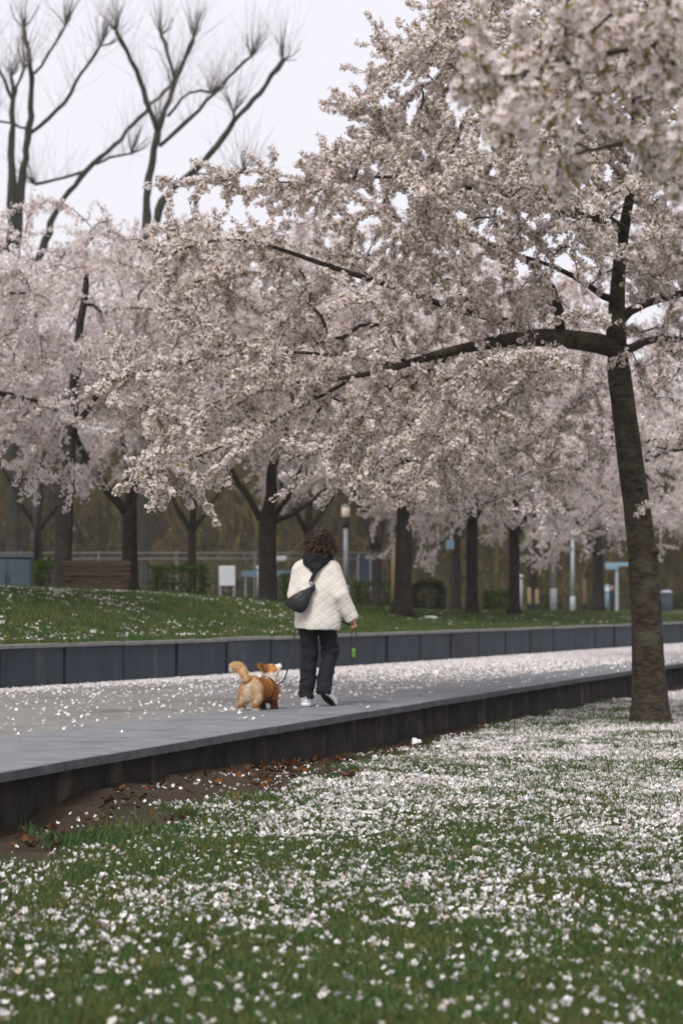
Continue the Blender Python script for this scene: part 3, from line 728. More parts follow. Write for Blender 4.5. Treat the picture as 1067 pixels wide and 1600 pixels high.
far_cherry('pink cherry with slim dark trunk right of the blue sign', 737, 966, 54, 815, [([(742, 760), (745, 690)], 14), ([(720, 770), (690, 720)], 10), ([(765, 775), (790, 730)], 10)], 19, n=210, zlow=2.9)
far_cherry('pink cherry with low drooping blossom next to the grey post', 803, 962, 56, 840, [([(805, 780), (806, 700)], 13), ([(785, 800), (760, 760)], 9), ([(830, 800), (860, 760)], 9)], 17, n=230, R_=4.4, zlow=1.95)
far_cherry('faint far cherry between the drooping pink one and the grey posts', 832, 956, 78, 850, [([(832, 780), (833, 700)], 10)], 13, n=130, zlow=3)
far_cherry('dark forked cherry near the two distant walkers', 934, 952, 80, 868, [([(925, 850), (910, 830), (890, 800)], 9), ([(950, 855), (972, 838), (1000, 810)], 10), ([(936, 820), (938, 740)], 11)], 17, n=200, R_=5, zlow=2.7)
far_cherry('pink cherry leaning in from beyond the right edge behind the big trunk', 1215, 985, 38, 780, [([(1130, 700), (1050, 690), (1010, 720)], 12), ([(1200, 650), (1190, 560)], 18), ([(1260, 680), (1320, 620)], 14)], 28, n=240, R_=3.9, zlow=2.35, ctr=(-.4, 1))
far_cherry('pale pink cherry reaching in from beyond the left edge', -190, 990, 34, 720, [([(-120, 650), (-40, 600), (30, 610), (90, 640)], 16), ([(-170, 580), (-100, 470), (-20, 420), (40, 440)], 18), ([(-140, 690), (-60, 700), (0, 735)], 12), ([(-240, 600), (-300, 500)], 14)], 34, n=210, R_=2.8, ztop=6.8, zlow=2.6, gap=.07, ctr=(.2, 0))
for i, (x, Y, by, wd) in enumerate(((300, 72, 948, 14), (60, 68, 930, 14), (480, 74, 950, 13))):
    far_cherry(('pink cherry standing far back between the sign board and the bench', 'pink cherry standing far back at the left edge', 'pink cherry standing far back behind the walking person')[i], x, by, Y, 830, [([(x + 5, 770), (x + 10, 690)], 12), ([(x - 25, 790), (x - 50, 740)], 9), ([(x + 30, 790), (x + 60, 740)], 9)], wd, n=190, R_=5, ztop=10.5, zlow=4.6)

# ---- near cherry whose blurred sprays hang into the top right corner
nt_ = thing('cherry_tree', 'near white cherry hanging out-of-focus blossom into the top right corner', 'tree', (0, 0, 0))
sk = Skel(); b = np.array([4.4, 11.2, float(lawn_z(4.4, 11.2)) - .05])
tr = sk.limb([b, b + [0, 0, .1], b + [-.02, 0, .5], b + [-.1, -.1, 1.5], b + [-.2, -.2, 2.4]], [.27, .2, .17, .15, .14], -1, .2); h0 = len(tr)
sk.limb([sk.P[tr[-1]]] + px([(1350, 120), (1150, 60), (1000, 70), (880, 100), (790, 120)], [10.2, 9.4, 8.8, 8.4, 8.2]), [.08, .05, .03, .014, .008, .005], tr[-1], .1)
sk.limb([sk.P[tr[-1]]] + px([(1300, 200), (1120, 190), (1010, 215), (900, 240)], [9.9, 9.2, 8.6, 8.2]), [.07, .04, .022, .01, .005], tr[-1], .1)
sk.limb([sk.P[tr[-1]], b + [.5, .6, 3.4], b + [.8, 1.0, 4.6]], [.11, .08, .04], tr[-1], .2)
sk.limb([sk.P[tr[-1]], b + [.3, -.9, 3.2], b + [.6, -1.8, 3.9]], [.09, .06, .03], tr[-1], .2)
sk.limb([sk.P[tr[-1]], b + [-.5, .7, 3.6], b + [-.9, 1.6, 4.6]], [.09, .06, .03], tr[-1], .2)
tips = []
for x, y in np.concatenate([sample_poly([(830, -30), (1100, -60), (1100, 250), (1020, 290), (930, 215), (860, 100)], 66), sample_poly([(700, 60), (830, 90), (900, 200), (880, 290), (800, 240), (760, 150), (700, 110)], 18), sample_poly([(800, -160), (1250, -200), (1300, 100), (1100, 230), (1100, -40)], 40)]):
    tips.append(at(x, y, rng.uniform(7.5, 9.4)))
for _ in range(90):
    u = rng.normal(size=3); u /= np.linalg.norm(u); p = b + np.array([.6, 0, 4.0]) + u * np.array([1.9, 2.2, 1.1]); 
    if p[0] > .15 * p[1] + .3: tips.append(p)
paths = sk.grow(tips, .003, .1, .08, .012, first=h0 - 1)
tA, tB = side_twigs(sk, paths, .02, .12, .08, .28, .2); mb = MB(); sk.mesh(mb, rough=.08); twig_mesh(mb, tA, tB, .0028); mb.build('trunk', M['bark'], nt_, True)
dress_near(sk, paths, tA, tB, .014, .040, .012, nt_)

# ---- pollards against the sky
def pollard(label, lines, Y):
    t = thing('pollarded_tree', label, 'tree', (0, 0, 0), group='bare pollarded trees against the sky'); s_ = Y / F; mb = MB(); sh = [[], []]
    for ln in lines:
        ln = np.array(ln, float); dY = rng.uniform(-1.2, 1.2); Ys = np.linspace(Y, Y + dY, len(ln)) if ln[0, 2] < 22 else np.full(len(ln), Y)
        P = np.array(px(ln[:, :2], Ys)); d = np.concatenate([[0], np.cumsum(np.linalg.norm(np.diff(P, axis=0), axis=1))]); n = max(6, int(d[-1] / .45)); q = np.linspace(0, d[-1], n)
        C = np.stack([np.interp(q, d, P[:, k]) for k in range(3)], 1)
        for _ in range(2): C[1:-1] = .25 * C[:-2] + .5 * C[1:-1] + .25 * C[2:]
        C[1:-1] += rng.normal(0, .035, (n - 2, 3)); r = np.interp(q, d, ln[:, 2] / 2 * .72) * s_ * rng.uniform(.9, 1.14, n)
        r[-1] *= 1.15; r[-2] *= 1.25
        mb.tube(C, r, 8)
        a = C[-1]                                              # the head of shoots
        ax = C[-1] - C[-3]; ax /= np.linalg.norm(ax); ax = ax * .5 + np.array([0, 0, .8])
        for k in range(10):
            g = ax + rng.normal(0, .42, 3); g /= np.linalg.norm(g); L = rng.uniform(.5, 1.6); c1 = a + g * L; mb.tube([a, a + g * L * .5 + rng.normal(0, .06, 3), c1], [.035, .026, .016], 4)
            for _ in range(3):
                g2 = g * .7 + np.array([0, 0, .5]) + rng.normal(0, .3, 3); g2 /= np.linalg.norm(g2); sh[0].append(a + (c1 - a) * rng.uniform(.4, 1)); sh[1].append(sh[0][-1] + g2 * rng.uniform(.6, 2.4))
        for _ in range(10):
            g = ax + rng.normal(0, .52, 3); g /= np.linalg.norm(g); L = rng.uniform(1.0, 4.2); sh[0].append(a + rng.normal(0, .08, 3)); sh[1].append(a + g * L)
        if ln[0, 2] < 15:
            for _ in range(int(d[-1] * 12)):                    # shoots along the limb
                i = min(n - 1, int(n * (1 - .75 * rng.random() ** 1.7))); g = np.array([0, 0, 1.0]) + rng.normal(0, .42, 3); g /= np.linalg.norm(g); sh[0].append(C[i]); sh[1].append(C[i] + g * rng.uniform(.5, 3.2))
    mb.build('trunk', M['pollard'], t, True); A, B = np.array(sh[0]), np.array(sh[1]); mb = MB(); twig_mesh(mb, A, B, .0085); o = mb.build('shoots', M['shoot'], t); o['kind'] = 'stuff'
PY = 112
def root(x, w): return at(x, 420, PY)
pollard('bare pollarded tree with several upright limbs at the top left edge', [
    [(22, 965, 28), (24, 700, 27), (22, 420, 27), (20, 300, 20), (18, 230, 14), (22, 150, 10), (18, 120, 7)], [(22, 160, 9), (0, 108, 6), (-20, 80, 5)], [(21, 155, 7), (30, 130, 6), (38, 108, 5)],
    [(22, 420, 22), (35, 290, 18), (45, 205, 14), (52, 150, 12), (50, 110, 11), (43, 75, 9), (38, 45, 9)], [(54, 115, 7), (85, 75, 6), (103, 40, 5)],
    [(48, 208, 9), (90, 175, 8), (120, 130, 7), (140, 95, 6), (157, 72, 5)], [(42, 200, 6), (15, 190, 5), (-12, 188, 4)]], PY)
pollard('bare pollarded tree with a fan of forked limbs left of the open sky', [
    [(224, 965, 27), (226, 700, 26), (227, 420, 24), (230, 310, 17), (238, 250, 15), (247, 205, 14)], [(247, 206, 12), (230, 160, 11), (212, 105, 10), (190, 65, 8), (182, 50, 7)],
    [(247, 206, 13), (262, 160, 12), (275, 120, 10), (292, 90, 9), (303, 60, 8)], [(273, 124, 8), (262, 80, 7), (252, 55, 7)], [(250, 228, 9), (285, 195, 9), (318, 165, 8), (335, 145, 8), (370, 110, 6), (393, 88, 5)],
    [(262, 182, 7), (283, 158, 6), (293, 138, 5), (330, 145, 5)], [(227, 420, 18), (255, 305, 18), (305, 270, 14), (355, 205, 12), (370, 185, 11), (410, 140, 10), (442, 95, 9)],
    [(303, 272, 6), (350, 270, 5), (380, 268, 5)], [(362, 196, 6), (366, 186, 5), (365, 176, 5)]], PY + 3)
pollard('bare pollarded tree with one long limb leaning right between two others', [
    [(10, 965, 24), (30, 700, 22), (50, 430, 20), (100, 305, 11), (135, 268, 12), (165, 243, 9), (205, 200, 9), (232, 165, 8), (268, 133, 6)], [(150, 256, 7), (180, 243, 5), (206, 240, 4)], [(137, 266, 7), (95, 278, 6), (55, 288, 6)]], PY + 8)

# ---- the brown leafless wood that closes the view
V, Fq, C = [], [], []
n = 150000
x = rng.uniform(-60, 60, n); y = 150 + rng.uniform(0, 1, n) * 40 + 5 * np.sin(x * .3); tone = fbm(np.stack([x * .10, y * .05, 0 * x], -1), 1, 3, 33)
top = 11 + 11 * fbm(np.stack([x * .11, y * .03, 0 * x], -1), 1, 3, 50) + rng.normal(0, 1.2, n)
z0 = -.6 + rng.random(n) ** 1.3 * (top - 1.5); L = rng.uniform(.5, 2.4, n); an = rng.normal(0, .5, n) + .12 * np.sin(z0 * 1.3 + x); wd = rng.uniform(.025, .075, n)
dx, dz = np.sin(an) * L, np.abs(np.cos(an)) * L; ux, uz = wd * np.cos(an), -wd * np.sin(an); yy = y + rng.uniform(-.5, .5, n)
a = np.stack([x - ux, y, z0 - uz], 1); b = np.stack([x + ux, y, z0 + uz], 1); c = np.stack([x + dx + ux * .3, yy, z0 + dz + uz * .3], 1); d = np.stack([x + dx - ux * .3, yy, z0 + dz - uz * .3], 1)
V = np.stack([a, b, c, d], 1).reshape(-1, 3); Fq = np.arange(n * 4).reshape(n, 4)
pal = np.array([(.038, .026, .015), (.052, .035, .017), (.080, .060, .014), (.044, .038, .015)]); ti = np.clip((tone * 4 + rng.normal(0, .7, n)).astype(int), 0, 3)
me = raw_mesh('far_wood', V, Fq); vcol(me, np.repeat(pal[ti] * rng.uniform(.75, 1.2, (n, 1)), 4, 0)); M['wood'] = mat('bare_twigs', (1, 1, 1), tint=True, rough=.95)
tag(link('far_wood', me, M['wood']), 'brown leafless wood of tall trees closing the view behind the park', 'wood', kind='stuff')

# ------------------------------------------------------------------ lawn cover
def rnd_rot(n, tilt): return np.stack([rng.normal(0, tilt, n), rng.normal(0, tilt, n), rng.uniform(0, 6.28, n)], 1)
def on_lawn(n, y0, y1, xl=-.22, xr=.33, pad=.6):
    n = int(n * 1.65)
    Y = np.sqrt(rng.uniform(y0 ** 2, y1 ** 2, n)); X = rng.uniform(xl, xr, n) * Y + rng.uniform(-pad, pad, n)
    k = (X - Xf(Y) > .10); return X[k], Y[k]
gp = []
for (y0, y1, dens) in ((6.3, 9, 210), (9, 14, 190), (14, 20, 130), (20, 32, 70)):
    n = int(dens * (y1 - y0) * ((y0 + y1) / 2 * .34 + 1)); X, Y = on_lawn(n, y0, y1); keep = rng.random(len(X)) > soil_amt(X, Y) * .992
    gp.append(np.stack([X, Y], 1)[keep])
gp = np.concatenate(gp); X, Y = gp[:, 0], gp[:, 1]; sz = rng.uniform(.7, 1.25, len(X)) * (.75 + .8 * fbm(xy(X, Y), 1.3, 3, 60)) * np.interp(Y, [10, 25], [1, 1.35])
scatter('lawn_grass', 'grass', np.stack([X, Y, lawn_z(X, Y) - .003], 1), rnd_rot(len(X), .1), sz)
# rank tufts at the foot of the wall and round the trunk
q = []
for cx, cy, n, s in ((-1.17, 13.9, 26, .16), (-1.35, 13.7, 14, .12), (-.75, 15.0, 12, .12), (-.62, 16.0, 8, .1)):
    for _ in range(n): q.append((cx + rng.normal(0, s), cy + rng.normal(0, s * 1.6)))
for _ in range(20):
    a = rng.uniform(0, 6.28); r_ = rng.uniform(.24, .5); q.append((base[0] + r_ * math.cos(a), base[1] + r_ * math.sin(a)))
for _ in range(30): q.append((4.25 + rng.normal(0, .16), 27.3 + rng.normal(0, .3)))
q = np.array(q); q = q[q[:, 0] - Xf(q[:, 1]) > .12]
scatter('grass_tufts', 'grass', np.c_[q, lawn_z(q[:, 0], q[:, 1]) - .005], rnd_rot(len(q), .15), rng.uniform(1.3, 2.6, len(q)))

# fallen blossom on the lawn: thin in front, nearly closed under the big tree
YD, DD = [6.3, 7, 9, 11, 13, 15.5, 19, 23.5, 31, 36], [11, 15, 54, 165, 370, 680, 1050, 1300, 1150, 1000]
fx, fy = [], []
for (y0, y1) in ((6.3, 8), (8, 10), (10, 12), (12, 14), (14, 17), (17, 21), (21, 26), (26, 36)):
    dm = max(np.interp(np.linspace(y0, y1, 9), YD, DD)); n = int(dm * 3.4 * (y1 - y0) * ((y0 + y1) / 2 * .34 + 1)); X, Y = on_lawn(n, y0, y1)
    p = fbm(xy(X, Y), .9, 3, 81) * .45 + fbm(xy(X, Y), 3.2, 2, 91) * .55; p = np.clip((p - .22) * 2.0, .16, 1.0) * .66 * np.interp(Y, YD, DD) / dm
    d = X - Xf(Y); p *= np.clip(.30 + .30 * d + np.clip((Y - 15) / 9, 0, .6), .1, 1.25); p *= 1 - .85 * soil_amt(X, Y)
    k = rng.random(len(X)) < p; fx.append(X[k]); fy.append(Y[k])
X, Y = np.concatenate(fx), np.concatenate(fy)
m = rng.integers(1, 3, len(X)); m[Y > 12] = 1; m[(Y < 12) & (rng.random(len(X)) < .12)] = 4; X = np.repeat(X, m) + rng.normal(0, .02, m.sum()); Y = np.repeat(Y, m) + rng.normal(0, .02, m.sum())
k = X - Xf(Y) > .10; X, Y = X[k], Y[k]; gz = np.where(soil_amt(X, Y) > .5, -.012, .022)
print('fallen on lawn', len(X))
scatter('fallen_blossom', 'fallen', np.stack([X, Y, lawn_z(X, Y) + gz + rng.uniform(-.020, .008, len(X))], 1), rnd_rot(len(X), .75), rng.uniform(.58, 1.08, len(X)))

# fallen blossom on the path: a bright drift along the panel wall, scattered elsewhere, thicker towards the right
Y = np.sqrt(rng.uniform(12 ** 2, 56 ** 2, 1200000)); X = rng.uniform(-.23, .23, len(Y)) * Y; w_ = Xf(Y) - Xb(Y); u = (X - Xb(Y)) / 1.09
k = (u > .02) & (X < Xf(Y) - .02); X, Y, u, w_ = X[k], Y[k], u[k], w_[k]
e = (Xf(Y) - X) / 1.04
dr = .34 + .16 * (fbm(xy(X * 0, Y), .5, 3, 7) - .5) + np.interp(Y, [26, 30, 36, 44], [0, .12, .5, 1.3])
p = 1.0 * np.exp(-(u / dr) ** 2 * .9) + .8 * np.exp(-((u - .28) / .16) ** 2) + np.interp(Y, [15, 20, 24, 28, 34, 44], [.010, .014, .024, .042, .12, .55]) * (.35 + 1.3 * np.clip(fbm(xy(X, Y), 1.1, 3, 17) * 2 - .45, 0, 1))
on = e < cop_w(Y); p = np.where(on, p * np.interp(Y, [18, 24, 34, 50], [.10, .10, .12, .2]), p)
k = rng.random(len(X)) < p * np.interp(Y, [12, 30, 50], [.62, .8, 1]); X, Y, on = X[k], Y[k], on[k]
print('fallen on path', len(X))
scatter('path_blossom', 'fallen', np.stack([X, Y, np.where(on, .008, .003) + rng.uniform(0, .006, len(X))], 1), rnd_rot(len(X), .45), rng.uniform(.8, 1.25, len(X)))
# bank: grass and fallen flowers
def on_bank(n, y1):
    Y = rng.uniform(20, y1, n); n2 = int(n * 1.4); Y = rng.uniform(20, y1, n2); X = rng.uniform(-.24, .24, n2) * Y; d = (Xb(Y) - X) / 1.09; k = (d > .2) & (d < 11); return X[k], Y[k], d[k]
X, Y, d = on_bank(30000, 70); scatter('bank_turf', 'grass', np.stack([X, Y, bank_z(X, Y) - .005], 1), rnd_rot(len(X), .1), rng.uniform(1.4, 2.6, len(X)))
X, Y, d = on_bank(16000, 60); p = np.clip(fbm(xy(X, Y), .8, 3, 66) * 3 - 1.0, .04, 1) * np.interp(X / Y, [-.14, -.04, .02, .14], [.75, .45, .10, .10]); k = rng.random(len(X)) < p
X, Y = np.repeat(X[k], 3), np.repeat(Y[k], 3); X = X + rng.normal(0, .035, len(X)); Y = Y + rng.normal(0, .035, len(Y))
scatter('bank_blossom', 'fallen', np.stack([X, Y, bank_z(X, Y) + .05], 1), rnd_rot(len(X), .5), rng.uniform(.7, 1.15, len(X)))

# dead leaves on the bare soil
def leaf_mesh(L, W, curl):
    V = []; Fq = []
    for i in range(6):
        t = i / 5; w_ = W * math.sin(math.pi * min(.97, t * .92 + .06)) ** .8; z = curl * (t - .5) ** 2 * 3
        V += [((t - .5) * L, -w_, z + w_ * .5), ((t - .5) * L, 0, z), ((t - .5) * L, w_, z + w_ * .45)]
    for i in range(5):
        for j in range(2): a = i * 3 + j; Fq.append((a, a + 3, a + 4, a + 1))
    return np.array(V), np.array(Fq)
M['dead'] = thin('dead_leaf_brown', [(0, (.035, .02, .012)), (.6, (.07, .036, .019)), (1, (.20, .085, .03))], .2)
proto('dead', [pobj('dead_leaf', *leaf_mesh(.07, rng.uniform(.014, .024), rng.uniform(.01, .05)), M['dead']) for _ in range(4)])
X, Y = [], []
for s in rng.uniform(13, 27, 260):
    dd = abs(rng.normal(.16, .28)) + .1; X.append(float(Xf(s)) + dd); Y.append(s)
for _ in range(90): Y.append(rng.normal(18.9, .9)); X.append(float(Xf(Y[-1])) + .12 + abs(rng.normal(.2, .16)))
X, Y = np.array(X), np.array(Y); scatter('leaf_litter', 'dead', np.stack([X, Y, lawn_z(X, Y) - .005 + rng.uniform(0, .015, len(X))], 1), rnd_rot(len(X), .4), rng.uniform(.6, 1.15, len(X)))

# single dropped things on the lawn and the path
M['dark'] = mat('dark_husk', (.016, .012, .012), (.04, .026, .02), 30, .8, .4, 60)
M['orange'] = mat('orange_husk', (.38, .11, .03), (.22, .07, .03), 30, .7)
c = ground(545, 1214, -.32); c[2] = float(lawn_z(c[0], c[1])) + .022
pc = thing('dead_leaf', 'curled dark dead leaf with an orange edge lying among the fallen petals', 'leaf', c, .4)
V, Fq = nets(lambda P: np.maximum(U(.012, cone(P, (-.04, 0, .015), (.035, .005, .02), .018, .022), cone(P, (-.02, .01, .02), (.02, -.012, .045), .014, .01)) + (vnoise(P, 55, 3) - .5) * .012, -(cone(P, (-.01, -.01, .055), (.05, -.005, .06), .012, .016))), (-.08, -.05, -.03), (.08, .05, .08), .004)
link('leaf_blade', raw_mesh('leaf_blade', V, Fq, True), M['dark'], pc)
mb = MB(); mb.tube([(.0, -.016, .036), (.02, -.012, .043), (.04, -.004, .043), (.052, .006, .034)], [.004, .007, .007, .003], 6); mb.tube([(-.052, -.012, .02), (-.03, -.022, .022), (-.01, -.024, .016)], [.003, .006, .003], 6); mb.build('leaf_edge', M['orange'], pc, True)
M['paper'] = mat('white_paper', (.78, .78, .78), (.62, .62, .64), 20, .9)
def crumple(label, c, r, seed):
    V, Fq = nets(lambda P: ell(P, (0, 0, r * .6), (r, r * .8, r * .62)) + (fbm(P, 1.4 / r, 3, seed) - .5) * r * 1.0, (-r * 1.6,) * 3, (r * 1.6, r * 1.6, r * 1.9), r / 8)
    o = link('crumpled_paper', raw_mesh('crumpled_paper', V, Fq), M['paper']); o.location = c; tag(o, label, 'litter')
c = ground(650, 1163, -.35); c[2] = float(lawn_z(c[0], c[1])) + .01; crumple('crumpled white tissue lying near the foot of the retaining wall', c, .042, 5)
c = ground(731, 1029, 0); crumple('white paper scrap in the petal drift, nearer one of two by the panel wall', c, .10, 8)
c = ground(845, 1020.5, 0); crumple('white paper scrap in the petal drift, farther one of two by the panel wall', c, .09, 15)
def onbank(x, Y, dz=0.): X = (x - 533.5) / F * Y; return np.array([X, Y, float(bank_z(X, Y)) + dz])
o = MB().box((0, 0, .05), (.22, .18, .07), .3, bev=.02).build('white_carton', M['paper']); o.location = onbank(672, 47.5); tag(o, 'small white carton lying on the grass bank right of the stout cherry', 'litter')

# ------------------------------------------------------------------ scattering volume added to lift the dark tones
hz = MB().box((0, 1150, 21.5), (3300, 2900, 46.4)).build('added_haze', bpy.data.materials.new('tone_lift_haze')); hz['kind'] = 'stuff'
hm = hz.data.materials[0]; hm.use_nodes = True; hm.node_tree.nodes.remove(hm.node_tree.nodes['Principled BSDF'])
pv = hm.node_tree.nodes.new('ShaderNodeVolumePrincipled'); pv.inputs['Color'].default_value = (.96, .96, .97, 1); pv.inputs['Density'].default_value = .00032
hm.node_tree.links.new(pv.outputs[0], hm.node_tree.nodes['Material Output'].inputs['Volume'])

# ------------------------------------------------------------------ the walking person
H0 = ground(490, 1103, 0.006); YAW = R(-13); BODY_OFF = Vector(H0)
M['skin'] = mat('skin', (.46, .25, .18), (.52, .30, .22), 12, .55)
M['jacket'] = mat('quilted_cotton', (.60, .56, .505), (.67, .63, .58), 30, .9, .08, 220)
M['black'] = mat('black_cotton', (.008, .009, .012), (.014, .015, .019), 25, .9, .3, 120)
M['trouser'] = mat('black_trousers', (.005, .006, .009), (.009, .010, .014), 9, .85, .25, 60)
M['hair'] = mat('dark_curly_hair', (1, 1, 1), tint=True, rough=.45, spec=.35)
M['shoe'] = mat('white_leather', (.74, .76, .78), (.60, .63, .66), 26, .5)
M['sole'] = mat('dark_rubber', (.018, .019, .02), None, rough=.8)
M['grey'] = mat('grey_mesh', (.40, .43, .45), (.55, .57, .58), 40, .8)
def body(P):
    c = cone
    tor = U(.06, c(P, (.02, 0, .90), (.03, 0, 1.10), .115, .095, (1.15, .8, 1)), c(P, (.03, 0, 1.10), (.035, 0, 1.27), .10, .11, (1.15, .8, 1)), c(P, (-.10, 0, 1.315), (.165, 0, 1.30), .052, .052), c(P, (-.05, 0, .88), (.09, 0, .88), .10, .10))
    legs = U(.02, c(P, (-.055, 0, .88), (-.06, .05, .48), .075, .055), c(P, (-.06, .05, .48), (-.06, 0, .10), .05, .035), c(P, (-.06, -.0, .10), (-.06, .05, .05), .03, .02),
             c(P, (.105, 0, .88), (.135, .10, .49), .075, .055), c(P, (.135, .10, .49), (.10, -.06, .19), .05, .035), c(P, (.10, -.06, .19), (.108, -.045, .15), .03, .02))
    arms = U(.015, c(P, (.18, 0, 1.29), (.265, -.02, 1.04), .045, .037), c(P, (.265, -.02, 1.04), (.355, .05, .845), .036, .024), c(P, (-.13, 0, 1.30), (-.165, -.02, 1.05), .045, .037), c(P, (-.165, -.02, 1.05), (-.13, .14, .90), .036, .024), c(P, (-.13, .14, .90), (-.11, .20, .86), .026, .03))
    neck = c(P, (.035, -.01, 1.30), (.055, .0, 1.45), .058, .052)
    head = U(.03, ell(P, (.065, .01, 1.565), (.075, .092, .105)), ell(P, (.068, .05, 1.505), (.052, .05, .06)))
    face = U(.012, head, c(P, (.072, .10, 1.555), (.074, .122, 1.525), .010, .014), c(P, (.05, .098, 1.487), (.092, .098, 1.487), .010, .010), ell(P, (-.010, .0, 1.55), (.012, .022, .034)), ell(P, (.142, .0, 1.55), (.012, .022, .034)))
    face = np.maximum(face, -np.minimum(ell(P, (.044, .105, 1.567), (.014, .012, .009)), ell(P, (.098, .105, 1.567), (.014, .012, .009))))
    return U(.03, tor, legs, arms, neck, face)
V, Fq = nets(body, (-.30, -.22, -.02), (.46, .30, 1.72), .0095); V0n = len(V)
# right hand: palm, four fingers closed round the leash, thumb
def hand(P):
    c = cone; d = c(P, (.356, .052, .842), (.372, .064, .800), .021, .026, (.8, 1.1, 1)); d = U(.01, d, c(P, (.372, .064, .80), (.378, .07, .775), .026, .024, (.7, 1.15, 1)))
    for k, (y, L) in enumerate(((.098, .024), (.079, .028), (.060, .026), (.042, .020))):
        a = np.array((.384, y, .772)); b = a + [.006, .001, -L]; e = b + [-.020, 0, -.012]; g = e + [-.014, 0, .014]
        d = U(.004, d, c(P, a, b, .0092, .0086), c(P, b, e, .0086, .0078), c(P, e, g, .0078, .007))
    return U(.006, d, c(P, (.365, .092, .80), (.350, .106, .772), .011, .0095), c(P, (.350, .106, .772), (.352, .098, .750), .0095, .008))
V2, F2 = nets(hand, (.31, .0, .70), (.43, .14, .88), .0032)
def lhand(P):
    c = cone; d = c(P, (-.125, .155, .89), (-.105, .215, .85), .022, .027, (1, 1, .8))
    for k in range(4):
        a = np.array((-.122 + .018 * k, .225, .842)); b = a + [.004, .026 - .003 * abs(k - 1.5), -.014]; e = b + [.002, .006, -.022]
        d = U(.004, d, c(P, a, b, .009, .0085), c(P, b, e, .0085, .007))
    return U(.006, d, c(P, (-.09, .19, .86), (-.07, .215, .842), .011, .008))
V3, F3 = nets(lhand, (-.17, .12, .78), (-.03, .29, .93), .004)
me = raw_mesh('person', np.concatenate([V, V2, V3]), np.concatenate([Fq, F2 + len(V), F3 + len(V) + len(V2)]), True)
per = link('person', me, M['skin']); per.location = H0; per.rotation_euler.z = YAW
tag(per, 'person with curly brown hair in cream quilted jacket walking away along the path', 'person')
def sub(name, V, Fq, m, parent=per, smooth=True): return link(name, raw_mesh(name, V, Fq, smooth), m, parent)
# jacket
def jacket(P):
    c = cone
    tor = U(.07, c(P, (.035, .01, .80), (.03, 0, 1.10), .222, .200, (1, .78, 1)), c(P, (.03, 0, 1.10), (.03, 0, 1.22), .195, .17, (1, .74, 1)), c(P, (-.10, -.005, 1.305), (.165, -.005, 1.295), .068, .072))
    tor = np.maximum(tor, .725 + .03 * (P[:, 0] < -5) - P[:, 2] + .05 * (P[:, 0] - .03) * -.6)
    rs = U(.02, c(P, (.175, -.005, 1.275), (.262, -.02, 1.045), .092, .086), c(P, (.262, -.02, 1.045), (.364, .058, .825), .084, .066)); cut = (P - np.array((.364, .058, .825))) @ (np.array((.41, .31, -.86)))
    rs = np.maximum(rs, cut)
    ls = U(.02, c(P, (-.125, -.005, 1.28), (-.163, -.02, 1.05), .088, .082), c(P, (-.163, -.02, 1.05), (-.135, .13, .905), .08, .062)); cut2 = (P - np.array((-.132, .135, .90))) @ (np.array((.1, .72, -.68))); ls = np.maximum(ls, cut2)
    d = U(.018, tor, rs, ls)
    P0 = P; wv_ = (fbm(P, 5, 2, 31) - .5) * .06; P = P + wv_[:, None] * np.array([1, 0, .6])
    n = np.cos((P[:, 0] * .78 + P[:, 2]) * 2 * np.pi / .098); m_ = np.cos((P[:, 0] * .78 - P[:, 2]) * 2 * np.pi / .098)
    quilt = np.maximum(n, m_) ; seam = np.clip((quilt - .86) / .14, 0, 1)
    P = P0; wr = (fbm(P * np.array([1, 1, .6]), 5, 2, 4) - .5) * .034 + (fbm(P @ np.array([[.8, 0, .6], [0, 1, 0], [-.6, 0, .8]]) * np.array([1, .5, .25]), 11, 2, 14) - .5) * .010
    neck = c(P, (.04, -.03, 1.30), (.045, -.02, 1.46), .085, .10)
    return np.maximum(d + seam * .0034 + wr, -neck)
V, Fq = nets(jacket, (-.34, -.30, .68), (.48, .30, 1.44), .0072); sub('jacket', V, Fq, M['jacket'])
# hood lying on the back, hoodie collar
def hood(P):
    c = cone; h = U(.035, c(P, (-.055, -.03, 1.405), (.035, -.115, 1.395), .050, .062), c(P, (.035, -.115, 1.395), (.150, -.02, 1.40), .062, .048), c(P, (.04, -.12, 1.37), (.045, -.155, 1.295), .075, .034, (1, .7, 1)), c(P, (-.03, -.10, 1.36), (.04, -.15, 1.30), .05, .03), c(P, (.11, -.09, 1.365), (.05, -.15, 1.30), .05, .03), c(P, (-.04, .03, 1.36), (.13, .03, 1.36), .05, .05))
    return h + (fbm(P, 14, 3, 2) - .5) * .022
V, Fq = nets(hood, (-.16, -.26, 1.20), (.26, .14, 1.50), .007); sub('hood', V, Fq, M['black'])
# trousers
def trousers(P):
    c = cone; z = P[:, 2]
    l = U(.03, c(P, (-.052, 0, .86), (-.058, .055, .48), .098, .078), c(P, (-.058, .055, .48), (-.062, -.026, .07), .078, .071)); l = np.maximum(l, .072 - z)
    cut = (P - np.array((.103, -.070, .125))) @ np.array((.12, -.35, -.93)); r = np.maximum(U(.03, c(P, (.108, 0, .86), (.138, .105, .50), .097, .078), c(P, (.138, .105, .50), (.103, -.070, .11), .076, .069)), cut)
    t = np.maximum(U(.05, c(P, (-.03, 0, .90), (.085, 0, .90), .125, .125, (1, .85, 1))), z - 1.0)
    fold = (fbm(P * np.array([1, 1, 1.6]), 8, 3, 19) - .5) * .048 * np.clip(1.2 - np.abs(z - .42) * 1.2, .35, 1) + .006 * np.sin(z * 62 + P[:, 0] * 20) * np.clip((.24 - z) / .1, 0, 1)
    return np.minimum(U(.03, t, l), U(.03, t, r)) + fold
V, Fq = nets(trousers, (-.22, -.22, .04), (.28, .26, 1.03), .008); sub('trousers', V, Fq, M['trouser'])
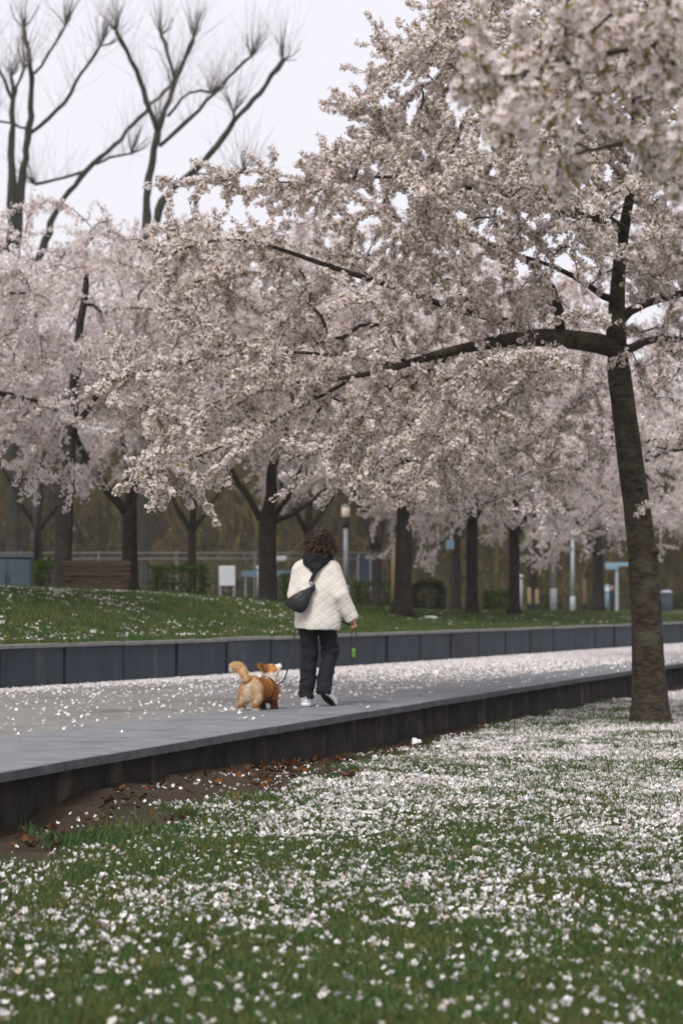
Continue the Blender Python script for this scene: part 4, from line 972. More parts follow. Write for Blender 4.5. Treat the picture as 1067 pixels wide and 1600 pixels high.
# shoes
def shoe(pos, pitch, yaw):
    up_ = lambda P: np.maximum(U(.02, cone(P, (0, -.055, .055), (0, .02, .055), .044, .046, (1, 1, 1.05)), cone(P, (0, .02, .05), (.004, .165, .036), .044, .036, (1.05, 1, .9)), cone(P, (0, -.045, .06), (0, -.042, .098), .043, .041)), .022 - P[:, 2])
    so = lambda P: np.maximum(np.maximum(U(.02, cone(P, (0, -.062, .02), (0, .05, .02), .048, .047), cone(P, (0, .05, .02), (.006, .18, .022), .049, .040)), -P[:, 2]), P[:, 2] - .030)
    Rm = Matrix.Rotation(yaw, 4, 'Z') @ Matrix.Rotation(pitch, 4, 'X'); Mx = Matrix.Translation(pos) @ Rm
    V, Fq = nets(up_, (-.08, -.13, -.01), (.08, .23, .18), .005); o = sub('shoe', V, Fq, M['shoe']); o.matrix_local = Mx
    V, Fq = nets(so, (-.08, -.13, -.02), (.08, .25, .06), .005); s = sub('sole', V, Fq, M['shoe'], o)
    mb = MB(); th = np.linspace(0, 2 * np.pi, 24, endpoint=False); mb.add([(.043 * math.cos(a), .06 + .135 * math.sin(a), z) for z in (-.006, .004) for a in th], [tuple(range(24))[::-1]] + [(i, (i + 1) % 24, 24 + (i + 1) % 24, 24 + i) for i in range(24)]); mb.build('outsole', M['sole'], o)
    mb = MB()
    for sx in (-1, 1): mb.tube([(sx * .046, -.06, .05), (sx * .049, 0, .072), (sx * .046, .05, .05)], .005, 6)
    mb.tube([(-.03, -.096, .06), (0, -.104, .085), (.03, -.096, .06)], .006, 6); mb.build('shoe_trim', M['grey'], o, True)
    for i in range(3): MB().tube([(-.026, .03 + .022 * i, .088 - .009 * i), (0, .03 + .022 * i, .101 - .010 * i), (.026, .03 + .022 * i, .088 - .009 * i)], .004, 5).build('lace', M['paper'], o)
shoe(Vector((-.062, .0, 0)), 0, R(4)); shoe(Vector((.116, -.01, .088)), R(-27), R(-12))
# hair: a mass and many curls
def hairm(P): return np.maximum(U(.03, ell(P, (.068, -.012, 1.575), (.094, .106, .110)), ell(P, (.055, -.03, 1.50), (.098, .078, .075))) + (fbm(P, 16, 3, 6) - .5) * .06, -ell(P, (.07, .12, 1.53), (.072, .075, .095)))
V, Fq = nets(hairm, (-.14, -.2, 1.36), (.28, .2, 1.74), .008); hv, hf, hc = [V], [Fq], [np.tile((.022, .013, .009), (len(V), 1))]; nn = len(V)
for i in range(900):
    th, ph = rng.uniform(0, 2 * np.pi), rng.uniform(-.35, 1.25); d = np.array([math.cos(th) * math.cos(ph), math.sin(th) * math.cos(ph), math.sin(ph)])
    if d[1] > .55 and d[2] < .6: continue
    c0 = np.array((.066, -.012, 1.56)) + d * np.array((.100, .106, .112)) * rng.uniform(.8, 1.0); L = rng.uniform(.07, .14) * (1.15 if ph < .4 else .8); rad = rng.uniform(.008, .026); tn = rng.uniform(1.6, 3.2); n = 15; t = np.linspace(0, 1, n)
    out = d.copy(); out[2] = 0; out /= np.linalg.norm(out) + 1e-6; ax = c0 + np.outer(t * L, np.array([rng.normal(0, .34), rng.normal(0, .34), -1. + .9 * max(0, ph - .5)])) + np.outer(np.sin(t * 1.9) * L * .24, out)
    ax[:, 2] = np.maximum(ax[:, 2], 1.405 + rng.uniform(0, .05)); p1 = np.cross(out, [0, 0, 1.]); a0 = rng.uniform(0, 6)
    ax += np.outer(np.cos(a0 + t * tn * 6.28) * rad, out) + np.outer(np.sin(a0 + t * tn * 6.28) * rad, p1)
    mb = MB(); mb.tube(ax, np.interp(t, [0, .5, 1], [.0045, .0045, .0015]), 4, False); v = np.concatenate(mb.v); f = np.array(mb.f); hv.append(v); hf.append(f + nn); nn += len(v)
    g = np.clip((t - .25) * 1.3, 0, 1) * rng.uniform(.1, 1) * (1.15 if ph < .5 else .95) * (1.1 if d[0] < .2 else .7); cc = np.array((.020, .011, .008)) + np.outer(g, np.array((.135, .064, .034))); hc.append(np.repeat(cc, 4, 0))
me = raw_mesh('hair', np.concatenate(hv), np.concatenate(hf), True); vcol(me, np.concatenate(hc)); link('hair', me, M['hair'], per)

def from_person(p): return Matrix.Translation(BODY_OFF) @ Matrix.Rotation(YAW, 4, 'Z') @ Vector(p)
# shoulder bag
M['nylon'] = mat('black_nylon', (.008, .009, .011), (.016, .017, .020), 18, .55, .4, 30, spec=.4)
M['metal'] = mat('steel', (.45, .45, .46), None, rough=.35); M['metal'].node_tree.nodes['Principled BSDF'].inputs['Metallic'].default_value = .9
bagt = thing('shoulder_bag', 'black crescent shoulder bag slung across the back of the walking person', 'bag', H0, YAW)
def bag(P):
    c = cone; d = U(.035, c(P, (-.195, -.19, .985), (-.09, -.235, .985), .042, .088, (1, .52, 1)), c(P, (-.09, -.235, .985), (.005, -.21, 1.115), .088, .042, (1, .52, 1)), c(P, (.0, -.21, 1.10), (.022, -.20, 1.165), .045, .024, (1, .52, 1)))
    cut = (P - np.array((-.09, 0, 1.068))) @ np.array((-.47, 0, .88)); return np.maximum(d, cut) + (fbm(P, 16, 3, 41) - .5) * .016
V, Fq = nets(bag, (-.28, -.34, .84), (.09, -.10, 1.22), .006); link('bag_body', raw_mesh('bag_body', V, Fq, True), M['nylon'], bagt)
def ribbon(name, P, wd, nrm, m, parent, th=.004):
    P = np.array(P, float); n = len(P); q = np.linspace(0, n - 1, n * 6); C = np.stack([np.interp(q, range(n), P[:, k]) for k in range(3)], 1); N_ = np.stack([np.interp(q, range(n), np.array(nrm, float)[:, k]) for k in range(3)], 1)
    for _ in range(4): C[1:-1] = .25 * C[:-2] + .5 * C[1:-1] + .25 * C[2:]
    T = np.gradient(C, axis=0); T /= np.linalg.norm(T, axis=1)[:, None]; N_ /= np.linalg.norm(N_, axis=1)[:, None]; B = np.cross(T, N_); B /= np.linalg.norm(B, axis=1)[:, None]
    V = np.stack([C - B * wd - N_ * th, C + B * wd - N_ * th, C + B * wd + N_ * th, C - B * wd + N_ * th], 1).reshape(-1, 3); k = len(C)
    f = [(i * 4 + j, i * 4 + (j + 1) % 4, i * 4 + 4 + (j + 1) % 4, i * 4 + 4 + j) for i in range(k - 1) for j in range(4)]; mb = MB(); mb.add(V, f); return mb.build(name, m, parent)
ribbon('strap', [(.018, -.195, 1.165), (.045, -.188, 1.225), (.075, -.170, 1.30), (.10, -.115, 1.372), (.112, -.02, 1.388), (.10, .09, 1.345), (.04, .155, 1.20), (-.06, .18, 1.05), (-.17, .13, .97), (-.235, -.02, .96), (-.21, -.17, .975)], .019,
       [(.1, -1, .1), (.1, -1, .25), (.1, -.9, .5), (.1, -.5, .9), (.1, 0, 1), (0, .6, .8), (0, 1, .2), (-.2, 1, 0), (-1, .6, 0), (-1, 0, 0), (-1, -.5, 0)], M['black'], bagt)
MB().box((.020, -.207, 1.158), (.036, .008, .03), .0, bev=.003).build('buckle', M['metal'], bagt)
MB().tube([(-.15, -.235, 1.02), (-.09, -.268, 1.045), (-.03, -.245, 1.085)], .004, 5).build('zip', M['metal'], bagt)

# leash and dispenser
M['leash'] = mat('brown_leash', (.035, .017, .014), (.055, .026, .02), 60, .7)
Wd = lambda *q: np.array(from_person(q))
dogp = ground(407, 1109, .004); clip = at(433, 1068, 22.15)
pts = [clip, at(440, 1067, 22.2), at(446, 1058, 22.3), at(452, 1035, 22.6), at(458, 1005, 22.9), Wd(-.20, .16, .80), Wd(-.12, .27, .86), Wd(.04, .27, .86), Wd(.22, .19, .80), Wd(.32, .12, .765), Wd(.372, .075, .745)]
pts = np.array(pts); q = np.linspace(0, len(pts) - 1, 90); Cc = np.stack([np.interp(q, range(len(pts)), pts[:, k]) for k in range(3)], 1)
for _ in range(14): Cc[1:-1] = .25 * Cc[:-2] + .5 * Cc[1:-1] + .25 * Cc[2:]
lt = thing('dog_leash', 'thin dark brown leash running from the dog to the right hand of the person', 'leash', (0, 0, 0))
MB().tube(Cc, .0075, 6).build('cord', M['leash'], lt, True)
h = Wd(.372, .075, .745); th = np.linspace(0, 2 * np.pi, 22)
MB().tube([h + np.array([math.sin(a) * .020, 0, -.085 + .085 * math.cos(a)]) for a in th], .0055, 6).build('hand_loop', M['leash'], lt, True)
MB().tube([clip + np.array([.0, 0, -.018]), clip, clip + np.array([.012, 0, .012])], [.007, .011, .008], 6).build('snap_hook', M['metal'], lt, True)
M['lime'] = mat('lime_plastic', (.08, .20, .02), (.11, .25, .03), 20, .5)
hd = h + np.array([0, 0, -.175]); dt = thing('bag_dispenser', 'small lime green dog bag dispenser dangling from the leash loop', 'dispenser', hd)
V, Fq = nets(lambda P: cone(P, (0, 0, -.098), (0, 0, -.045), .021, .021) + 0 * P[:, 0], (-.04, -.04, -.14), (.04, .04, 0), .004); link('capsule', raw_mesh('capsule', V, Fq, True), M['lime'], dt)
MB().tube([(0, 0, .012), (.004, 0, -.01), (0, 0, -.03)], .004, 5).build('cord', M['leash'], dt, True); MB().tube([(.0215 * math.cos(a), .0215 * math.sin(a), -.072) for a in np.linspace(0, 2 * np.pi, 17)], .002, 4).build('seam', M['sole'], dt)

# ------------------------------------------------------------------ the corgi
DY = R(-28); cd, sd2 = math.cos(DY), math.sin(DY)
def Lw(x, y, z): return np.array([x * cd - y * sd2, x * sd2 + y * cd, z])          # dog axes (y forwards) -> offsets in the world
def Wl(P): return np.stack([P[:, 0] * cd + P[:, 1] * sd2, -P[:, 0] * sd2 + P[:, 1] * cd, P[:, 2]], 1)
hc_ = Lw(.0, .225, .365) + np.array([.0, .0, .0])                                # centre of the skull
mz = np.array([.80, .18, .62]); mz /= np.linalg.norm(mz)                        # muzzle looks up towards the person
rt_ = np.cross(mz, [0, 0, 1.]); rt_ /= np.linalg.norm(rt_); hu = np.cross(rt_, mz)
ear = [(hc_ + hu * .045 + s * rt_ * .045 - mz * .025, hc_ + hu * (.125) + s * rt_ * .090 - mz * .060) for s in (-1, 1)]
tl = [Lw(-.0, -.215, .255), Lw(-.025, -.245, .31), Lw(-.055, -.265, .365), Lw(-.10, -.28, .41), Lw(-.145, -.28, .405), Lw(-.17, -.275, .375)]
def dogf(P):
    Q = Wl(P); c = cone
    bd = U(.05, c(Q, (0, -.135, .195), (0, .13, .190), .100, .098, (1.08, 1, .98)), c(Q, (0, .13, .18), (0, .20, .19), .10, .085), ell(Q, (.0, -.17, .20), (.108, .095, .105)))
    hl = [U(.03, c(Q, (s * .062, -.165, .20), (s * .078, -.20, .125), .068, .056), c(Q, (s * .078, -.20, .11), (s * .082, -.245, .078), .034, .023), c(Q, (s * .082, -.245, .078), (s * .082, -.235, .022), .022, .020), c(Q, (s * .082, -.235, .02), (s * .082, -.20, .016), .021, .02)) for s in (-1, 1)]
    fl_ = [U(.025, c(Q, (s * .065, .15, .17), (s * .072, .155, .09), .050, .034), c(Q, (s * .072, .155, .09), (s * .07, .165, .025), .030, .024), c(Q, (s * .07, .165, .018), (s * .07, .195, .015), .024, .021)) for s in (-1, 1)]
    nk = U(.04, c(Q, (0, .16, .24), (0, .215, .34), .088, .068)); d = U(.035, bd, nk, *hl, *fl_)
    hd_ = U(.02, ell(P, hc_, (.066, .066, .062)), c(P, hc_ + mz * .035 - hu * .012, hc_ + mz * .098 - hu * .018, .042, .024), c(P, hc_ - hu * .02, hc_ + mz * .03 - hu * .03, .05, .04))
    d = U(.03, d, hd_)
    for a, b in ear: d = U(.012, d, c(P, a, b, .037, .009, (1, 1, 1)))
    for i in range(len(tl) - 1): d = U(.022, d, c(P, tl[i], tl[i + 1], (.026, .029, .033, .034, .029)[i], (.029, .033, .034, .029, .015)[i]))
    return d + (fbm(P, 38, 2, 77) - .5) * .008
V, Fq = nets(dogf, (-.36, -.36, -.01), (.36, .36, .54), .0062)
def dogcol(P):
    Q = Wl(P); x, y, z = Q.T; n = (fbm(P, 16, 3, 5) - .5)
    org = np.array((.56, .27, .09)); crm = np.array((.68, .52, .34)); wht = np.array((.80, .75, .68)); drk = np.array((.12, .05, .02)); C = np.tile(org, (len(P), 1))
    def mixc(m_, col):
        m_ = np.clip(m_, 0, 1)[:, None]; C[:] = C * (1 - m_) + col * m_
    mixc((z + n * .08 - .285) / .03 * (y < .1), org * .72)
    mixc((-.165 - y + n * .06) / .035 * 1.0, crm)                                # cream trousers on the rump
    mixc((.05 - np.abs(x) + n * .03) / .03 * (y < -.22) * (z < .27), wht * np.array((1, .95, .85)))
    mixc((.065 - z + n * .03) / .02 * (y < -.1), org * .8); mixc((.028 - z) / .01, wht)
    mixc((.12 - z + n * .04) / .03 * (y > .0), drk * 1.6)
    dn0 = np.linalg.norm((Q - np.array((0, .195, .295))) / np.array((.14, .085, .062)), axis=1);         # white collar of fur
    hd_ = P - hc_; am = hd_ @ mz; ah = hd_ @ hu; ar = hd_ @ rt_; near = (np.linalg.norm(hd_, axis=1) < .14) & (z > .30) & (am > -.042 - ah * .5)
    mixc(near * ((am + .0) / .02 * 0 + 1) * (ah > -.02), org * 1.15)
    mixc(near * (am - .052 + n * .02) / .012, wht); mixc(near * (.017 - np.abs(ar) + n * .012) / .008 * (ah > 0) * (am > .0), wht); mixc(near * (-ah - .02) / .015, wht)
    dn = np.linalg.norm((Q - np.array((0, .185, .312))) / np.array((.16, .115, .056)), axis=1); mixc((1 + n * .6 - dn) / .2, wht)          # white ruff
    mixc(near * (am - .114) / .004, np.array((.02, .016, .015)))
    for s in (-1, 1): mixc((.016 - np.linalg.norm(P - (hc_ + mz * .045 + hu * .03 + s * rt_ * .036), axis=1)) / .006, np.array((.03, .018, .012)))
    for a, b in ear:
        t = np.clip((P - a) @ (b - a) / ((b - a) @ (b - a)), 0, 1); dd = np.linalg.norm(P - a - t[:, None] * (b - a), axis=1); mixc((.040 - .026 * t - dd) / .006 * (t > .22), org * .62)
    dt_ = np.full(len(P), 9.); tt = np.zeros(len(P))
    for i in range(len(tl) - 1):
        a, b = tl[i], tl[i + 1]; t = np.clip((P - a) @ (b - a) / ((b - a) @ (b - a)), 0, 1); dd = np.linalg.norm(P - a - t[:, None] * (b - a), axis=1); k = dd < dt_; dt_ = np.where(k, dd, dt_); tt = np.where(k, (i + t) / 5, tt)
    tm = (dt_ < .055) & (tt > .06); mixc(tm * 1., np.array((.70, .50, .28))); mixc(tm * (tt - .8 + n * .1) / .08, wht); mixc(tm * (.16 - tt) / .08, org * .7)
    return C * (1 + n[:, None] * .5)
me = raw_mesh('dog', V, Fq, True); vcol(me, dogcol(V)); M['fur'] = mat('corgi_fur', (1, 1, 1), tint=True, rough=.9, bump=.4, bscale=120)
dog = link('dog', me, M['fur']); dog.location = dogp; dog.scale = (.89, .89, .96); tag(dog, 'orange and cream corgi with raised bushy tail looking up beside the walking person', 'dog')
N_ = normals(V, Fq); pick = rng.integers(0, len(V), 34000); p = V[pick]; nrm = N_[pick]
c = V.mean(0); sgn = np.sign(np.mean(np.einsum('ij,ij->i', nrm, p - c))); nrm = nrm * sgn
flow = Lw(0, -.8, -.45); Lh = rng.uniform(.012, .034, len(p)) * (.6 + .8 * fbm(p, 14, 2, 3)); tl_m = (p[:, 2] > .3) & (Wl(p)[:, 1] < -.1); hdm = np.linalg.norm(p - hc_ - mz * .05, axis=1) < .11; Lh = np.where(hdm, Lh * .4, Lh); Lh = np.where(tl_m, Lh * 1.1, Lh)
d = nrm * .7 + flow + rng.normal(0, .3, p.shape); d = np.where(tl_m[:, None], nrm + rng.normal(0, .35, p.shape) + np.array([-.4, 0, .3]), d); d /= np.linalg.norm(d, axis=1)[:, None]; s = np.cross(d, nrm); s /= np.linalg.norm(s, axis=1)[:, None] + 1e-9
VV = np.stack([p - s * .0017, p + s * .0017, p + d * Lh[:, None]], 1).reshape(-1, 3); me = raw_mesh('fur', VV, np.arange(len(VV)).reshape(-1, 3)); vcol(me, np.repeat(dogcol(p) * rng.uniform(.85, 1.2, (len(p), 1)), 3, 0)); link('fur', me, M['fur'], dog)['kind'] = 'stuff'
def ring(y, z, rx, rz_): return [Lw(rx * math.cos(a), y + .02 * math.sin(a), z + rz_ * math.sin(a)) for a in np.linspace(0, 2 * np.pi, 27)]
mb = MB(); mb.tube(ring(.085, .195, .119, .112), .0085, 6); mb.tube([Lw(0, .085, .309), Lw(.0, .13, .318), Lw(.03, .17, .312)], .008, 6); mb.build('harness', M['leash'], dog, True)

# ------------------------------------------------------------------ things in the park behind
M['wood_brown'] = mat('brown_planks', (.030, .018, .011), (.055, .034, .02), 5, .8, .3, 30, stretch=(.3, 1, 3), rnd=.15)
M['iron'] = mat('dark_iron', (.02, .022, .024), None, rough=.6)
M['galv'] = mat('galvanised_steel', (.24, .265, .29), (.31, .335, .36), 8, .5)
M['fence'] = mat('weathered_steel', (.12, .125, .13), (.17, .175, .18), 6, .7)
M['bluegrey'] = mat('blue_grey_paint', (.045, .07, .088), (.06, .088, .105), 2, .6)
M['white'] = mat('white_paint', (.52, .54, .56), (.42, .44, .47), 3, .6)
M['tan'] = mat('tan_wood', (.20, .145, .075), (.27, .20, .11), 6, .85, .4, 20)
M['blue'] = mat('blue_enamel', (.17, .26, .33), None, rough=.5)
M['cream'] = mat('cream_glass', (.80, .72, .55), None, rough=.3)
M['dkblue'] = mat('dark_blue_paint', (.045, .06, .09), None, rough=.6)
b = thing('park_bench', 'dark brown plank bench seen from behind at the crest of the bank', 'bench', onbank(152, 42.4, -.02), .08)
for i in range(4): MB().box((0, -.24 - .02 * i, .28 + .088 * i), (1.18, .035, .078), bev=.006).build('back_slat', M['wood_brown'], b)
for i in range(4): MB().box((0, -.17 + .11 * i, .31), (1.18, .095, .035), bev=.006).build('seat_slat', M['wood_brown'], b)
for s in (-.5, .5): MB().box((s, 0, .14), (.09, .5, .30), bev=.01).box((s, -.265, .42), (.06, .045, .36), bev=.01).build('leg', M['wood_brown'], b)
MB().box((0, -.20, .12), (1.0, .05, .20), bev=.006).build('stretcher', M['wood_brown'], b)

cb = thing('utility_cabinet', 'blue grey utility cabinet at the far left edge on the bank', 'cabinet', onbank(14, 52, -.1), .05)
MB().box((0, 0, .50), (1.0, .5, 1.0), bev=.015).build('cabinet_body', M['bluegrey'], cb); MB().box((0, 0, 1.03), (1.08, .58, .06), bev=.015).build('cabinet_lid', M['bluegrey'], cb)
for s in (-.245, .245): d_ = MB().box((s, -.262, .52), (.46, .02, .86), bev=.006).build('door', M['bluegrey'], cb); MB().box((s * .15, -.282, .55), (.025, .025, .14), bev=.005).build('handle', M['iron'], d_)

def lamp(label, x, Y, h, m, lantern, by=None, w_=.062):
    p = onbank(x, Y, -.1); t = thing('street_lamp', label, 'lamp post', p); H = h - p[2]
    MB().tube([(0, 0, 0), (0, 0, .75), (0, 0, .78)], [w_ * 1.45, w_ * 1.4, w_], 12).build('base', m, t, True); MB().tube([(0, 0, .7), (0, 0, H - .62)], [w_, w_ * .85], 12).build('pole', m, t, True)
    MB().tube([(0, 0, H - .66), (0, 0, H - .60), (0, 0, H - .40), (0, 0, H - .36)], [w_ * 1.2, w_ * 1.5, w_ * 1.7, w_ * 1.2], 12).build('collar', M['iron'], t, True)
    MB().tube([(0, 0, H - .38), (0, 0, H - .33), (0, 0, H - .1), (0, 0, H - .04)], [.07, .115, .125, .07], 14).build('lantern', lantern, t, True)
    MB().tube([(0, 0, H - .06), (0, 0, H - .03), (0, 0, H)], [.145, .13, .03], 14).build('cap', m, t, True)
lamp('pale lamp post with cream lantern directly behind the walking person', 540, 68, 1.02 + 147 * 68 / F, M['galv'], M['cream'], w_=.07)
lamp('dark lamp post behind the utility cabinet at the left, lantern lost in blossom', 57, 56, 1.02 + 245 * 56 / F, M['iron'], M['cream'], w_=.07)
lamp('grey lamp post with top hidden in drooping pink blossom', 864, 66, 1.02 + 160 * 66 / F, M['galv'], M['cream'], w_=.068)
lamp('farther grey lamp post, the thin one left of the forked cherry', 894, 102, 1.02 + 120 * 102 / F, M['galv'], M['cream'], w_=.085)

t = thing('sign_board', 'blank white sign board on two grey legs in front of the fence', 'sign', onbank(355, 60, -.1))
z0 = 1.02 + (935 - 915) * 60 / F - t.location[2]; z1 = 1.02 + (935 - 884) * 60 / F - t.location[2]
MB().box((0, 0, (z0 + z1) / 2), (.40, .03, z1 - z0), bev=.005).build('board', M['white'], t)
for s in (-.17, .17): MB().tube([(s, .035, 0), (s, .035, z1)], .022, 8).build('leg', M['galv'], t)
t = thing('sign', 'small blue sign on a thin post beside the thin dark trunked cherry', 'sign', onbank(704, 64.5, -.1)); z1 = 1.02 + (935 - 842) * 64.5 / F - t.location[2]
MB().tube([(0, 0, 0), (0, 0, z1)], .022, 8).build('post', M['iron'], t); MB().box((-.02, -.035, z1 - .15), (.21, .02, .26), bev=.005).build('plate', M['blue'], t)
t = thing('signpost', 'pale blue finger signpost with a long arm above the distant walkers', 'sign', onbank(963, 96, -.1)); z1 = 1.02 + (935 - 879) * 96 / F - t.location[2]
MB().tube([(0, 0, 0), (0, 0, z1)], .07, 8).build('post', M['galv'], t); MB().box((.02, -.09, z1 - .08), (1.0, .03, .16), bev=.01).build('finger_arm', M['blue'], t); MB().box((-.2, -.10, z1 - .18), (.5, .03, .2), bev=.01).build('finger_arm', M['blue'], t)
t = thing('post', 'short pale blue post in front of the two distant walkers', 'post', onbank(948, 90, -.1)); z1 = 1.02 + (935 - 913) * 90 / F - t.location[2]
MB().tube([(0, 0, 0), (0, 0, z1 - .05), (0, 0, z1)], [.09, .085, .04], 10).build('shaft', M['blue'], t, True); MB().tube([(0, 0, z1 - .3), (0, 0, z1 - .15)], .093, 10).build('band', M['white'], t, True)
for i, (x, Y, yt, wd, lb) in enumerate(((405, 64, 884, .05, 'short grey post with a light cap just left of the four-way forked cherry'), (813, 74, 898, .06, 'pale bluish post just right of the cherry with low drooping blossom'))):
    t = thing('post', lb, 'post', onbank(x, Y, -.1)); z1 = 1.02 + (935 - yt) * Y / F - t.location[2]; MB().tube([(0, 0, 0), (0, 0, z1 - .1)], wd, 10).build('shaft', M['galv'], t, True); MB().tube([(0, 0, z1 - .1), (0, 0, z1 - .02), (0, 0, z1)], [wd * 1.5, wd * 1.5, wd * .6], 10).build('cap', M['white'], t, True)
for x, Y, yt, lb in ((614, 70, 832, 'tall tan wooden post between the slim and the stout cherry'), (912, 84, 903, 'tan wooden post left of the dark forked cherry'), (826, 76, 918, 'left one of two short pale wooden posts behind the drooping cherry'), (838, 77, 921, 'right one of two short pale wooden posts behind the drooping cherry')):
    t = thing('wooden_post', lb, 'post', onbank(x, Y, -.1)); z1 = 1.02 + (935 - yt) * Y / F - t.location[2]
    MB().tube([(0, 0, 0), (.01, 0, z1 * .5), (0, 0, z1 - .03), (0, 0, z1)], [.075, .068, .062, .045], 10).build('shaft', M['tan'], t, True); MB().tube([(0, 0, .05), (0, 0, .35)], .084, 10).build('sleeve', M['iron'], t)
t = thing('litter_bin', 'grey litter bin with pale lid right of the big cherry trunk', 'bin', onbank(1040, 84, -.05)); z1 = 1.02 + (935 - 922) * 84 / F - t.location[2]
MB().tube([(0, 0, 0), (0, 0, .06), (0, 0, z1 - .12)], [.17, .19, .2], 14).build('bin_body', M['bluegrey'], t, True); MB().tube([(0, 0, z1 - .12), (0, 0, z1 - .05), (0, 0, z1)], [.22, .21, .1], 14).build('lid', M['white'], t, True)

# fence of the sports court
ft = thing('wire_fence', 'tall grey wire mesh fence with double top rail across the park behind the cherries', 'fence', (0, 0, 0))
FY = 82; x0, x1 = -13.5, 2.35; zb, zt = -.15, 1.02 + 71 * FY / F
for xx in np.linspace(x0, x1, 7): MB().tube([(xx, FY, zb), (xx, FY, zt + .05)], .04, 8).build('post', M['fence'], ft)
for z in (zt, zt - .2, .75): MB().tube([(x0, FY - .045, z), (x1, FY - .045, z)], .022, 6).build('rail', M['fence'], ft)
mb = MB()
for xx in np.arange(x0, x1, .16): mb.box((xx, FY + .05, (zb + zt) / 2), (.006, .006, zt - zb))
for z in np.arange(zb, zt, .16): mb.box(((x0 + x1) / 2, FY + .058, z), (x1 - x0, .006, .006))
mb.build('wire_mesh', M['fence'], ft)['kind'] = 'stuff'
o = MB().box((0, 0, 0), (.42, .03, .17), bev=.03).build('sign', M['white']); o.location = at(438, 872, FY - .12); tag(o, 'small white rounded sign hanging on the wire fence', 'sign')
t = thing('notice_board', 'dark blue notice panel standing at the end of the wire fence', 'notice board', (at(569, 900, 80)[0], 80, -.12)); z1 = 1.02 + 68 * 80 / F + .12
MB().box((0, 0, z1 - .55), (.36, .05, 1.0), bev=.01).build('panel', M['dkblue'], t)
for s in (-.2, .2): MB().tube([(s, 0, 0), (s, 0, z1)], .03, 8).build('leg', M['galv'], t)
t = thing('barrier', 'low pale blue barrier behind the four-way forked cherry', 'barrier', onbank(420, 78, -.05)); z1 = 1.02 + (935 - 892) * 78 / F - t.location[2]
MB().box((0, 0, z1 - .1), (1.75, .04, .2), bev=.01).build('board', M['blue'], t)
for s in (-.75, 0, .75): MB().box((s, .05, z1 / 2), (.06, .06, z1), bev=.005).build('post', M['galv'], t)

# hedges and bushes: leaves on a twiggy frame
M['leafgreen'] = thin('hedge_leaf', [(0, (.035, .055, .012)), (.5, (.06, .095, .02)), (1, (.10, .15, .028))], .35, tint=True); M['leafdark'] = thin('dark_leaf', [(0, (.016, .022, .010)), (1, (.035, .045, .018))], .2, tint=True)
def hedge(label, x0, x1, yt, Y, m, depth=.8, n=2600, round_=.0, cat='hedge'):
    a, b = (x0 - 533.5) / F * Y, (x1 - 533.5) / F * Y; xc = (a + b) / 2; zb = float(bank_z(xc, Y)) - .1; zt = 1.02 + (935 - yt) * Y / F
    t = thing(cat if cat == 'hedge' else 'bush', label, cat, (xc, Y, zb)); hw, H = (b - a) / 2, zt - zb
    p = rng.uniform(-1, 1, (n, 3)); k = rng.integers(0, 3, n); s = np.sign(rng.uniform(-1, 1, n)); p[np.arange(n), k] = s * rng.uniform(.75, 1.02, n)
    if round_: p = p / np.maximum(1, np.linalg.norm(p, axis=1)[:, None]) * (1 + .25 * (vnoise(p, 2.5, 3)[:, None] - .5))
    p = p * np.array([hw, depth / 2, H / 2]) + np.array([0, 0, H / 2]) + rng.normal(0, .025, p.shape) + (vnoise(p, 3, 8)[:, None] - .5) * .12; p = p[p[:, 2] > 0]; n = len(p)
    d = rng.normal(size=(n, 3)); d /= np.linalg.norm(d, axis=1)[:, None]; e = np.cross(d, rng.normal(size=(n, 3))); e /= np.linalg.norm(e, axis=1)[:, None]; L = rng.uniform(.03, .06, (n, 1))
    V = np.stack([p - d * L, p + e * L * .5, p + d * L, p - e * L * .5], 1).reshape(-1, 3); me = raw_mesh('foliage', V, np.arange(n * 4).reshape(n, 4)); vcol(me, np.repeat(np.tile(rng.uniform(.6, 1.3, (n, 1)), 3), 4, 0)); link('foliage', me, m, t)['kind'] = 'stuff'
    mb = MB()
    for _ in range(int(18 + hw * 14)):
        q = np.array([rng.uniform(-hw, hw) * .9, rng.uniform(-.4, .4) * depth, 0]); g = q + np.array([rng.normal(0, .12), rng.normal(0, .1), H * rng.uniform(.6, .95)]); mb.tube([q, (q + g) / 2 + rng.normal(0, .03, 3), g], [.018, .012, .005], 4)
    mb.build('stems', M['bark_far'], t)['kind'] = 'stuff'
hedge('fresh green clipped hedge right of the bench', 240, 323, 884, 62, M['leafgreen'])
hedge('fresh green hedge behind the four-way forked cherry', 440, 530, 896, 68, M['leafgreen'])
hedge('fresh green hedge between lamp post and stout cherry', 553, 620, 909, 72, M['leafgreen'])
hedge('dark rounded bush right of the stout cherry', 640, 696, 905, 74, M['leafdark'], round_=1, cat='bush', n=1800)
hedge('low green hedge under the drooping pink cherry', 757, 802, 925, 76, M['leafgreen'])
hedge('long dark hedge at the foot of the wood on the right', 845, 1075, 930, 112, M['leafdark'], n=5000, depth=1.2)
hedge('bright green shrub beside the utility cabinet', 46, 103, 872, 55, M['leafgreen'], round_=1, cat='bush', n=1500)
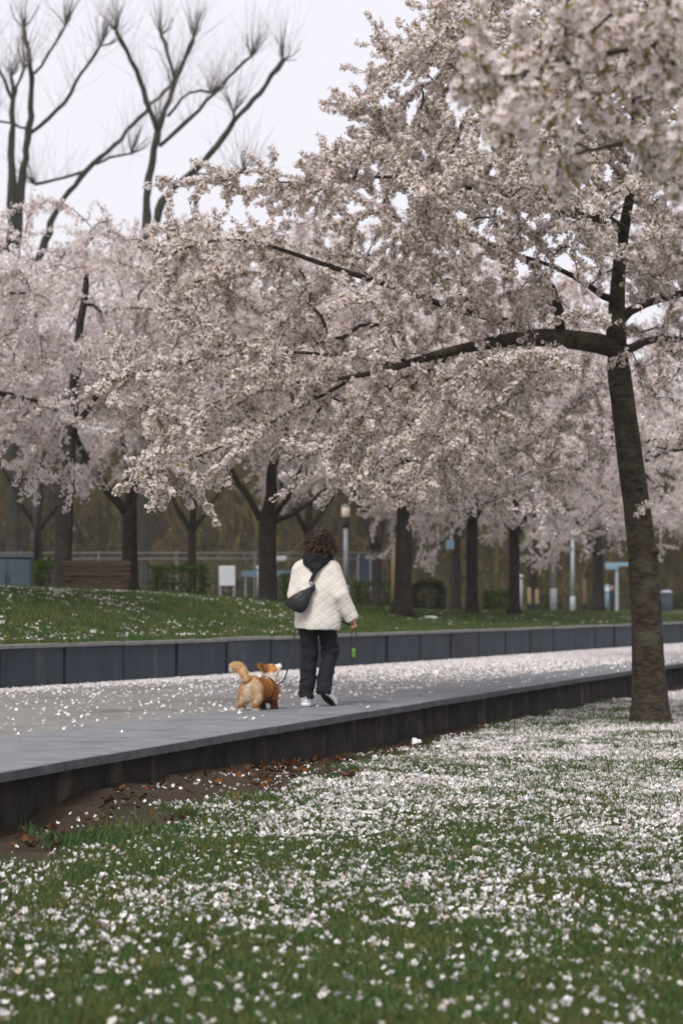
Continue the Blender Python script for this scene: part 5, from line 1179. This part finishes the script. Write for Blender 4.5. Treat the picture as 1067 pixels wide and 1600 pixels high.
hedge('dark hedge along the wire fence behind bench and sign board', 60, 400, 905, 86, M['leafdark'], n=7000, depth=1.)

# two distant walkers
def walker(label, x, Y, coat, legs, flip):
    h0 = np.array([(x - 533.5) / F * Y, Y, float(bank_z((x - 533.5) / F * Y, Y))])
    def f(P):
        c = cone; return U(.04, c(P, (0, 0, .95), (0, 0, 1.32), .16, .17, (1.1, .75, 1)), c(P, (-.15, 0, 1.38), (.15, 0, 1.38), .075, .075), c(P, (0, 0, 1.4), (0, 0, 1.52), .06, .055), ell(P, (0, .01, 1.61), (.085, .10, .12)),
            c(P, (-.2, 0, 1.36), (-.26, -.02, 1.08), .062, .052), c(P, (-.26, -.02, 1.08), (-.24, .12, .86), .05, .04), c(P, (.2, 0, 1.36), (.26, .0, 1.08), .062, .052), c(P, (.26, .0, 1.08), (.25, .1, .84), .05, .04),
            c(P, (-.08, 0, .92), (-.09, .1 * flip, .5), .105, .075), c(P, (-.09, .1 * flip, .5), (-.09, 0 * flip, .08), .07, .05), c(P, (.08, 0, .92), (.09, -.02, .5), .105, .075), c(P, (.09, -.02, .5), (.09, -.12 * flip, .1), .07, .05), c(P, (-.09, 0, .05), (-.09, .16, .04), .05, .04), c(P, (.09, -.12 * flip, .07), (.09, .04 - .12 * flip, .04), .05, .04))
    V, Fq = nets(f, (-.4, -.35, -.02), (.4, .35, 1.78), .024); z = V[:, 2:3]; C = np.where(z > 1.66, (.03, .02, .015), np.where(z > 1.47, (.45, .25, .18), np.where(z > .84, coat, np.where(z > .09, legs, (.02, .02, .02)))))
    me = raw_mesh('person', V, Fq, True); vcol(me, C); o = link('person', me, M['cloth_far']); o.location = h0; o.rotation_euler.z = .5 * flip; tag(o, label, 'person', 'distant walkers')
M['cloth_far'] = mat('dark_cloth', (1, 1, 1), tint=True, rough=.9)
walker('person in dark brown coat, left one of two distant walkers beyond the signpost', 941, 140, (.035, .026, .022), (.02, .02, .026), 1)
walker('person in navy coat, right one of two distant walkers beyond the signpost', 955, 142, (.018, .024, .042), (.018, .018, .022), -1)
